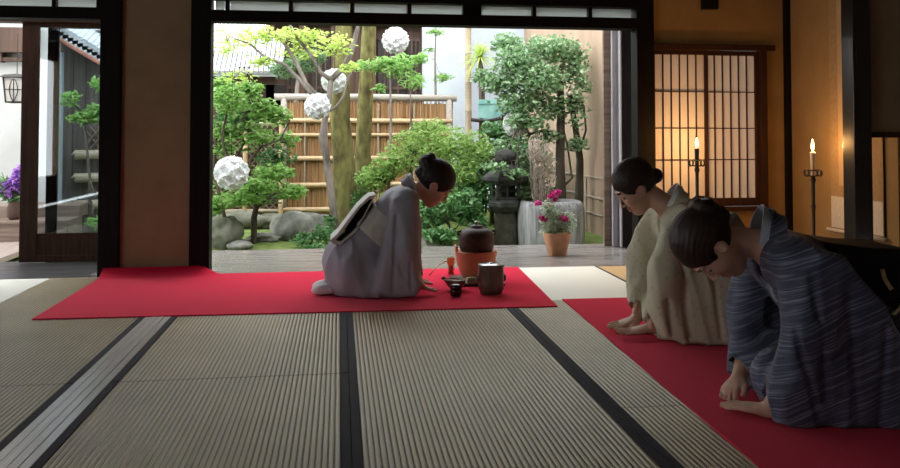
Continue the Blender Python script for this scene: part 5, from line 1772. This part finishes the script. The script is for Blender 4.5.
M['kimono_grey'] = noisy('lavender_grey_silk', (0.25, 0.245, 0.285), (0.31, 0.305, 0.345), 3, (1, 1, 1), rough=0.65, spec=0.3)
M['kimono_sage'] = sprigs('sage_cream_silk', (0.50, 0.47, 0.34), (0.40, 0.38, 0.27), 34.0)
M['kimono_blue'] = streaks('indigo_streaked_silk', (0.034, 0.037, 0.068), (0.19, 0.21, 0.29), math.radians(-25), (5.0, 5.0, 190.0), 0.48, 0.75)
M['lining_grey'] = streaks('grey_striped_collar', (0.30, 0.31, 0.36), (0.46, 0.47, 0.52), 0.5, (60, 2, 2), rough=0.7)
M['obi_pale'] = noisy('pale_grey_obi', (0.40, 0.39, 0.36), (0.50, 0.49, 0.45), 30, rough=0.7)
M['obi_black'] = noisy('black_obi', (0.006, 0.006, 0.007), (0.012, 0.011, 0.012), 30, rough=0.75, spec=0.2)
M['obi_sage'] = noisy('olive_obi', (0.20, 0.19, 0.13), (0.28, 0.26, 0.18), 30, rough=0.7)
M['obi_gold'] = noisy('pale_gold_cord', (0.40, 0.33, 0.15), (0.55, 0.46, 0.24), 60, rough=0.6)
M['ornament'] = noisy('silver_hairpin', (0.5, 0.5, 0.48), (0.7, 0.7, 0.68), 30, rough=0.3, metallic=0.6)

def catmull(pts, n=6):
    P_ = [Vector(p) for p in pts]
    out = []
    for i in range(len(P_) - 1):
        p0, p1, p2, p3 = P_[max(i - 1, 0)], P_[i], P_[i + 1], P_[min(i + 2, len(P_) - 1)]
        for q in range(n):
            t = q / n
            out.append(0.5 * ((2 * p1) + (p2 - p0) * t + (2 * p0 - 5 * p1 + 4 * p2 - p3) * t * t + (3 * p1 - p0 - 3 * p2 + p3) * t ** 3))
    out.append(P_[-1])
    return out

def ribbon(name, mat, top, bot, th, parent, mid=0.006):
    """cloth band between two edges, with its own thickness"""
    T, B_ = catmull(top), catmull(bot)
    k = len(T)
    V, F = [], []
    for i in range(k):
        i0, i1 = max(i - 1, 0), min(i + 1, k - 1)
        tg = (T[i1] + B_[i1] - T[i0] - B_[i0]).normalized()
        w = (T[i] - B_[i]).normalized()
        nn = w.cross(tg).normalized()
        for t in (0, 0.5, 1.0):
            c = B_[i].lerp(T[i], t) + nn * mid * math.sin(PI * t)
            V += [c + nn * th / 2, c - nn * th / 2]
    for i in range(k - 1):
        a, b = i * 6, (i + 1) * 6
        F += [(a, b, b + 2, a + 2), (a + 2, b + 2, b + 4, a + 4), (a + 1, a + 3, b + 3, b + 1), (a + 3, a + 5, b + 5, b + 3), (a + 4, b + 4, b + 5, a + 5), (a, a + 1, b + 1, b)]
    F += [(0, 2, 3, 1), (2, 4, 5, 3)]
    e = (k - 1) * 6
    F += [(e, e + 1, e + 3, e + 2), (e + 2, e + 3, e + 5, e + 4)]
    return MB().add(V, F).build(name, mat, parent, smooth='auto')

def collar(root, name, mat, nb, a, b, scale=1.0, lift=0.0, back=0.0, th=0.007, cross=1.0, inset=0.0, rise=0.0):
    nb, a, b = Vector(nb), Vector(a), Vector(b)
    y = Vector((0, 1, 0))
    i_ = inset
    top = [(-.112 + i_ - back, .050 + lift, 0), (-.092 + i_ - back * .8, .046 + lift, .042 - i_ * .5), (-.030, .022 + lift, .070 - i_), (.042, -.030 + lift, .066 - i_), (.100, -.105 + lift * .5, .040 - i_ * .5), (.130 , -.175, .004), (.140, -.245, -.030)]
    bot = [(-.118 + i_ - back, -.004, 0), (-.098 + i_ - back * .8, -.008, .056 - i_ * .5), (-.030, -.036, .104 - i_), (.062, -.095, .098 - i_), (.124, -.170, .066 - i_), (.145, -.225, .036), (.148, -.285, .004)]
    top = [(p[0], p[1] + rise, p[2] * (1 - rise * 4)) for p in top]
    def mk(l, sg):
        return [nb + (b * p[0] + a * p[1]) * scale + y * (p[2] * sg * scale) for p in l]
    tl = mk(top, 1)[::-1] + mk(top, -1)[1:]
    bl = mk(bot, 1)[::-1] + mk(bot, -1)[1:]
    return ribbon(name, mat, tl, bl, th, root)

def person(cfg):
    """kneeling bowed woman in a kimono; figure faces +x, left is +y"""
    root = thing('person', cfg['label'], 'person', (cfg['P'][0], cfg['P'][1], CZ), math.radians(cfg['heading']))
    z0 = -CZ
    Z = lambda p: (p[0], p[1], p[2] + z0)
    pel, nb = A3(Z(cfg['pelvis']), float), A3(Z(cfg['neck']), float)
    hc = A3(Z(cfg['head']), float)
    hs = cfg.get('hs', 1.0)
    RH = rot_z(cfg.get('yaw', 0)) @ rot_y(cfg['pitch']) @ rot_x(cfg.get('roll', 0))
    ax = (nb - pel) / np.linalg.norm(nb - pel)          # along the back
    fr = A3([ax[2], 0, -ax[0]])                         # towards the chest
    L = np.linalg.norm(nb - pel)
    mid = pel + ax * L * 0.55
    sh = {s: nb - ax * 0.055 + fr * 0.0 + A3([0, s * 0.165, 0]) for s in (1, -1)}
    arm = {s: [sh[s], A3(Z(cfg['elbow'][s]), float), A3(Z(cfg['wrist'][s]), float)] for s in (1, -1)}
    # ---------------- body
    HF = framed(head_field(), hc, RH, hs)
    hands = []
    for s in (1, -1):
        hd = cfg['hand'][s]
        f_ = A3(hd['dir'], float); f_ /= np.linalg.norm(f_)
        up = A3(hd.get('up', (0, 0, 1)), float); up = up - f_ * (up @ f_); up /= np.linalg.norm(up)
        R = np.stack([f_, np.cross(up, f_), up], 1)
        sc = hd.get('scale', 1.0)
        hands.append(framed(hand_field(hd.get('curl', (6, 8, 6)), hd.get('spread', 1.0), side=-s), arm[s][2], R, sc))
    neck_top = hc + RH @ A3([-.030, 0, -.055]) * hs
    parts = [rcone(pel + ax * .02, mid, .095, .09), rcone(mid, nb - ax * .06, .09, .075),
             rcone(nb - ax * .06 + A3([0, -.10, 0]), nb - ax * .06 + A3([0, .10, 0]), .05, .05),
             rcone(nb - ax * .05 - fr * .01, neck_top, .056, .050)]
    for s in (1, -1):
        parts += [rcone(arm[s][0], arm[s][1], .045, .036), rcone(arm[s][1], arm[s][2], .036, .025)]
        kn = A3(Z(cfg['knee'][s]), float)
        hip = pel + A3([0, s * .085, -.02])
        parts += [rcone(hip, kn, .085, .06), rcone(kn + A3([-.02, 0, -.01]), A3([cfg['toe'][0], s * .07, .045]), .05, .04)]
    trunk = U(parts, .035)
    def body(P):
        d = smin(trunk(P), HF(P), .022)
        for h in hands:
            d = smin(d, h(P), .012)
        return np.maximum(d, 0.0015 - P[:, 2])
    V, F = sdf_mesh(body, cfg['lo'], cfg['hi'], cfg.get('hb', .0042), .6)
    fc = V[F].mean(1)
    q = ((fc - hc) @ RH) / hs
    ay = np.abs(q[:, 1])
    mi = np.zeros(len(F), int)
    mi[(q[:, 0] > .084) & (ay < .021) & (q[:, 2] < -.049) & (q[:, 2] > -.077)] = 1
    mi[(q[:, 0] > .066) & (ay > .014) & (ay < .050) & (np.abs(q[:, 2] - .034 + (ay - .03) ** 2 * 6) < .0042)] = 2
    mi[(q[:, 0] > .066) & (ay > .018) & (ay < .047) & (np.abs(q[:, 2] + .003 - (ay - .032) ** 2 * 10) < .0026)] = 2
    grid_mesh('body', V, F, [M['skin'], M['lips'], M['brow']], root, True, mi)
    # ---------------- hair
    HR = framed(hair_field(cfg['buns'], cfg.get('hv', 1.0)), hc, RH, hs)
    V, F = sdf_mesh(HR, hc - .27, hc + .27, .004, .4)
    grid_mesh('hair', V, F, M[cfg['hairmat']], root, True)
    # ---------------- kimono
    tr = cfg.get('trunk_r', .135)
    torso = U([rcone(pel + ax * .03 + A3([0, y, 0]), nb - ax * .13 + A3([0, y * 1.3, 0]), tr, tr * .86) for y in (-.055, .055)] +
              [rcone(nb - ax * .075 + A3([0, -.12, 0]), nb - ax * .075 + A3([0, .12, 0]), .078, .078)], .04)
    low = [ell(pel + A3([-.02, 0, -.03]), cfg.get('hip_r', (.165, .20, .165)))]
    for s in (1, -1):
        kn = A3(Z(cfg['knee'][s]), float)
        low += [rcone(pel + A3([.02, s * .09, -.05]), kn, .125, cfg.get('knee_r', .085)),
                rcone(kn + A3([-.03, 0, -.03]), A3([cfg['toe'][0] + .04, s * .075, .05]), .075, .055)]
    for a_, b_, r1, r2 in cfg.get('cloth', []):
        low.append(rcone(Z(a_), Z(b_), r1, r2))
    lower = U(low, .05)
    slv = []
    for s in (1, -1):
        slv.append(U([rcone(arm[s][0] - ax * .02, arm[s][1], .078, .066), rcone(arm[s][1], arm[s][1] * .25 + arm[s][2] * .75, .066, .046)], .04))
        for pl in cfg['sleeve'][s]:
            poly, yc, th = pl[0], pl[1], pl[2]
            slv.append(slab2d([(x, z + z0) for x, z in poly], yc, th, min(th * .8, .03)))
    sl = U(slv, .045)
    neckhole = U([rcone(nb + ax * .10 + fr * .0, nb - ax * .01 + fr * .0, .075, .050), rcone(nb + fr * .05 + ax * .03, nb + fr * .11 - ax * .10, .05, .02)], .02)
    wr = [rcone(arm[s][2] * .62 + arm[s][1] * .38, arm[s][2] * 1.0, .040, .048) for s in (1, -1)]
    amp = cfg.get('amp', .010)
    fs_, ft = cfg.get('seed', 1), cfg.get('tilt', 0.0)
    crs = cfg.get('creases', [])
    def kim(P):
        d = smin(smin(torso(P), lower(P), .05), sl(P), cfg.get('ks', .03))
        w = np.clip((nb[2] + .02 - P[:, 2]) / .25, 0.15, 1)
        d = d - amp * w * folds(P, cfg.get('fx', 13), cfg.get('fz', 2.6), fs_, ft)
        for a_, b_, r_, dep in crs:
            a_, b_ = A3(Z(a_), float), A3(Z(b_), float)
            e = rcone(a_, b_, 0, 0)(P)
            d = d + dep * np.exp(-(e / r_) ** 2)
        d = -smin(-d, neckhole(P), .012)
        for g in wr:
            d = -smin(-d, g(P), .008)
        return np.maximum(d, 0.001 - P[:, 2])
    V, F = sdf_mesh(kim, cfg['lo'], cfg['hi'], cfg.get('hk', .0062), 1.6)
    grid_mesh('kimono', V, F, M[cfg['kimono']], root, True)
    # ---------------- collars
    collar(root, 'collar', M[cfg['collar']], nb, ax, fr, 1.0, cfg.get('lift', 0), cfg.get('cback', 0))
    collar(root, 'inner_collar', M[cfg.get('inner', 'white_collar')], nb, ax, fr, 0.97, cfg.get('lift', 0) + cfg.get('inlift', .006), cfg.get('cback', 0) * .9, .006, inset=.008, rise=.018)
    # ---------------- obi band
    oc = pel + ax * L * cfg.get('obi_at', .50)
    oh = cfg.get('obi_h', .085)
    def obi(P):
        s_ = np.abs((P - oc) @ ax) - oh
        d = torso(P) - .014
        return -smin(-d, -s_, .012)
    V, F = sdf_mesh(obi, pel - .35, nb + .35, .008, .6)
    grid_mesh('obi', V, F, M[cfg['obi']], root, True)
    for s in (1, -1):
        f_ = U([ell((cfg['toe'][0] - .02, s * .065, .040), (.10, .042, .036)), ell((cfg['toe'][0] - .09, s * .06, .030), (.05, .04, .026))], .03)
        V, F = sdf_mesh(f_, (cfg['toe'][0] - .2, -.2, -.02), (cfg['toe'][0] + .12, .2, .12), .006, .4)
        grid_mesh('sock', V, F, M['tabi'], root, True)
    return root, nb, ax, fr, hc, RH, pel

# ------------------------------------------------ the host in grey, bowing over the tea utensils
W1 = dict(label='kneeling person in lavender-grey kimono with pale obi, bowing toward the tea utensils',
          P=(0.12, 5.2), heading=0, pelvis=(-.035, 0, .225), neck=(.335, 0, .640), head=(.475, 0, .678), pitch=44, yaw=0, hs=1.12, hv=1.06,
          elbow={-1: (.275, -.205, .33), 1: (.30, .20, .34)}, wrist={-1: (.350, -.16, .128), 1: (.350, .10, .125)},
          hand={-1: dict(dir=(.52, -.08, -.82), up=(.8, 0, .5), curl=(-30, -14, -6), spread=.9), 1: dict(dir=(.52, .05, -.82), up=(.8, 0, .5), curl=(-30, -14, -6), spread=.9)},
          knee={-1: (.27, -.085, .095), 1: (.27, .085, .095)}, toe=(-.15, 0),
          sleeve={-1: [([(.20, .60), (.33, .60), (.350, .48), (.335, .34), (.325, .20), (.372, .085), (.335, .025), (.22, .012), (.10, .06), (.13, .22), (.17, .42)], -.195, .048)],
                  1: [([(.22, .60), (.34, .58), (.41, .44), (.40, .2), (.42, .08), (.36, .03), (.22, .02), (.16, .2)], .19, .045)]},
          cloth=[((-.04, -.10, .10), (.20, -.16, .07), .10, .06), ((-.10, 0, .10), (-.215, -.02, .03), .09, .03), ((.05, -.17, .05), (.24, -.17, .04), .05, .035)],
          hip_r=(.165, .20, .175), buns=[((-.112, 0, .060), (.050, .055, .046)), ((-.120, .0, .104), (.024, .030, .020)), ((-.10, 0, .0), (.035, .045, .035))], hairmat='hair',
          kimono='kimono_grey', collar='kimono_grey', obi='obi_pale', lo=(-.36, -.40, -.02), hi=(.74, .40, .94), amp=.012, seed=3, tilt=.25, fx=12,
          creases=[((.10, -.24, .60), (.02, -.24, .10), .014, .016), ((.22, -.25, .50), (.20, -.25, .05), .012, .010), ((.30, -.25, .42), (.31, -.25, .06), .012, .010)],
          cback=-.02, lift=.004, obi_at=.46)
root, nb, ax, fr, hc, RH, pel = person(W1)
# the obi bow: a folded loop standing off the back, open at the sides
z0 = -CZ
loop_o = [(.100, .625), (.060, .618), (-.010, .555), (-.075, .470), (-.130, .395), (-.178, .352), (-.160, .330), (-.118, .325), (-.085, .35), (-.02, .40)]
loop_i = [(.082, .605), (.062, .600), (.004, .545), (-.060, .460), (-.112, .388), (-.140, .358), (-.132, .348), (-.110, .345), (-.075, .372), (-.01, .43)]
V, F = [], []
k = len(loop_o)
for yy in (-.155, .155):
    for l in (loop_o, loop_i):
        for x, z in l:
            V.append((x, yy, z + z0))
for i in range(k):
    j = (i + 1) % k
    F += [(i, j, 2 * k + j, 2 * k + i), (k + i, 3 * k + i, 3 * k + j, k + j), (i, k + i, k + j, j), (2 * k + i, 2 * k + j, 3 * k + j, 3 * k + i)]
MB().add(V, F).build('obi_bow', M['obi_pale'], root, bevel=0.003)
V = [(x, yy, z + z0) for yy in (-.11, .11) for x, z in [(.075, .595), (.0, .535), (-.05, .46), (-.09, .385), (-.05, .36), (.04, .44), (.09, .55)]]  # black filler inside the loop, standing in for the shade of its hollow
MB().add(V, [tuple(range(6, -1, -1)), tuple(range(7, 14))] + [(i, (i + 1) % 7, 7 + (i + 1) % 7, 7 + i) for i in range(7)]).build('bow_hollow_shade', M['obi_black'], root, bevel=0.01)

# ------------------------------------------------ first guest, pale sage kimono
W2 = dict(label='kneeling person in pale sage patterned kimono, both hands on the red carpet',
          P=(1.75, 3.9), heading=172, pelvis=(-.13, 0, .22), neck=(.125, 0, .640), head=(.287, .0, .728), pitch=38, yaw=0, hs=1.03,
          elbow={-1: (.20, -.215, .34), 1: (.20, .215, .33)}, wrist={-1: (.272, -.085, .060), 1: (.240, .085, .052)},
          hand={-1: dict(dir=(.86, .30, -.24), up=(.2, .15, 1), curl=(-4, -3, -3), spread=1.3), 1: dict(dir=(.97, .10, -.16), up=(.15, .12, 1), curl=(-3, -3, -3), spread=1.2)},
          knee={-1: (.17, -.075, .10), 1: (.175, .085, .10)}, toe=(-.26, 0),
          sleeve={-1: [([(.05, .60), (.16, .62), (.245, .50), (.27, .38), (.285, .14), (.245, .075), (.10, .075), (.08, .30)], -.205, .040)],
                  1: [([(-.03, .60), (.10, .64), (.20, .56), (.25, .42), (.262, .19), (.205, .045), (.10, .008), (-.12, .0), (-.17, .12), (-.10, .40)], .205, .045)]},
          cloth=[((.0, .10, .06), (-.16, .20, .05), .06, .05), ((.0, -.1, .05), (.10, -.1, .05), .06, .05)],
          hip_r=(.165, .205, .17), buns=[((-.105, 0, -.012), (.040, .044, .036)), ((-.07, 0, .03), (.04, .05, .04))], hairmat='hair_brown', hv=1.03,
          kimono='kimono_sage', collar='kimono_sage', obi='obi_sage', lo=(-.48, -.42, -.02), hi=(.56, .42, .98), amp=.013, seed=8, tilt=-.15, fx=13,
          creases=[((.16, .25, .55), (.10, .25, .05), .014, .014), ((.22, .25, .40), (.18, .25, .06), .012, .010), ((.02, .25, .5), (-.05, .25, .05), .014, .012)],
          obi_at=.48, cback=-.01)
root, nb, ax, fr, hc, RH, pel = person(W2)
m = MB()
c_ = pel + ax * .20 - fr * .185
mm = Matrix(((fr[0], 0, ax[0], c_[0]), (0, 1, 0, c_[1]), (fr[2], 0, ax[2], c_[2]), (0, 0, 0, 1)))
m.box((-.055, -.15, -.13), (.055, .15, .13), mat=mm)
m.build('obi_bow', M['obi_sage'], root, bevel=0.03, seg=4)

# ------------------------------------------------ second guest, indigo kimono, nearest the camera
W3 = dict(label='kneeling person in dark indigo streaked kimono with black obi, head bowed low, nearest the camera',
          P=(1.85, 2.83), heading=172, pelvis=(-.13, 0, .235), neck=(.300, 0, .600), head=(.487, .0, .582), pitch=79, yaw=-4, hs=1.11,
          elbow={-1: (.27, -.225, .30), 1: (.232, .235, .31)}, wrist={-1: (.365, -.075, .075), 1: (.352, .175, .034)},
          hand={-1: dict(dir=(.66, .62, -.42), up=(.5, .2, .85), curl=(30, 42, 30), spread=.8), 1: dict(dir=(.80, -.60, -.06), up=(0, 0, 1), curl=(2, 2, 2), spread=.7)},
          knee={-1: (.27, -.10, .115), 1: (.275, .08, .12)}, toe=(-.36, 0),
          sleeve={-1: [([(.16, .56), (.27, .56), (.315, .42), (.345, .25), (.352, .055), (.30, .03), (.20, .04), (.13, .20)], -.205, .042)],
                  1: [([(.12, .58), (.22, .60), (.255, .50), (.245, .34), (.285, .22), (.355, .12), (.350, .02), (.25, .002), (.05, .0), (-.10, .002), (-.12, .20), (.0, .42)], .235, .050)]},
          cloth=[((.0, .17, .06), (-.28, .20, .05), .09, .06), ((-.2, .0, .1), (-.38, .0, .05), .12, .06), ((.1, .1, .1), (.24, .1, .06), .10, .06)],
          hip_r=(.185, .215, .185), knee_r=.095, buns=[((-.120, -.01, .048), (.034, .062, .046)), ((-.10, 0, .0), (.035, .045, .04))], hairmat='hair_brown', hv=1.03,
          kimono='kimono_blue', collar='kimono_blue', inner='lining_grey', obi='obi_black', lo=(-.60, -.42, -.02), hi=(.72, .44, .86), amp=.014, seed=14, tilt=.2, fx=11, hk=.0056, hb=.0038,
          creases=[((.24, .29, .52), (.20, .29, .10), .014, .014), ((.30, .29, .33), (.22, .29, .03), .012, .014), ((.12, .29, .45), (.10, .29, .03), .014, .014), ((.0, .29, .35), (.02, .29, .02), .013, .012), ((.20, .2, .2), (.34, .12, .10), .014, .012)],
          obi_at=.50, obi_h=.10, inlift=.016)
root, nb, ax, fr, hc, RH, pel = person(W3)
# wide black obi bow on her back
pol = [(.13, .610), (-.03, .590), (-.16, .585), (-.235, .555), (-.27, .48), (-.255, .39), (-.15, .345), (-.02, .40), (.08, .50)]
V = [(x, yy, z - CZ) for yy in (-.16, .16) for x, z in pol]
n_ = len(pol)
MB().add(V, [tuple(range(n_ - 1, -1, -1)), tuple(range(n_, 2 * n_))] + [(i, (i + 1) % n_, n_ + (i + 1) % n_, n_ + i) for i in range(n_)]).build('obi_bow', M['obi_black'], root, bevel=0.025, seg=4)
MB().tube(catmull([(-.055, .168, .52 - CZ), (-.062, .172, .485 - CZ), (-.085, .170, .45 - CZ)]), [0.008] * 13, 8, flat=0.5).build('obi_cord', M['obi_gold'], root, smooth=True)
MB().tube(catmull([(-.125, .168, .41 - CZ), (-.110, .172, .385 - CZ), (-.085, .170, .36 - CZ)]), [0.008] * 13, 8, flat=0.5).build('obi_cord', M['obi_gold'], root, smooth=True)
kc = pel + ax * .27 + fr * .155
m = MB()
for i in range(5):
    a = i * 1.3
    m.ball((kc[0] + .012 * math.cos(a), .03 + .020 * math.sin(a), kc[2] + .010 * math.sin(a * 2)), (.022, .026, .018), 12, 8)
m.tube([(kc[0], -.10, kc[2] + .01), (kc[0] + .015, .0, kc[2]), (kc[0], .12, kc[2] + .01)], 0.010, 8)
m.build('obi_cord', M['obi_gold'], root, smooth=True)
# hairpin loops on the bun
m = MB()
for i in range(5):
    cc = Vector(tuple(hc + RH @ A3([-.152 - (i % 2) * .006, (i - 2) * .020 + .012, .062 - (i % 2) * .014]) * 1.07))
    u_, v_ = Vector(tuple(RH @ A3([.2, 0, 1]))), Vector(tuple(RH @ A3([0, 1, 0.2])))
    m.tube([cc + u_ * .014 * math.cos(t) + v_ * .012 * math.sin(t) for t in [2 * PI * q / 14 for q in range(15)]], 0.0022, 6)
m.build('hairpin', M['ornament'], root, smooth=True)
# ================================================================== LIGHT
W = bpy.data.worlds.new('overcast_sky')
SC.world = W
W.use_nodes = True
bg = W.node_tree.nodes['Background']
bg.inputs['Color'].default_value = (0.93, 0.97, 1.0, 1)
bg.inputs['Strength'].default_value = 3.2
for x, y, z, w_ in LAMPS:
    l = bpy.data.lights.new('candle_light', 'POINT')
    l.energy = w_
    l.color = (1.0, 0.50, 0.16)
    l.shadow_soft_size = 0.012
    o = bpy.data.objects.new('candle_light', l)
    COL.objects.link(o)
    o.location = (x, y, z)
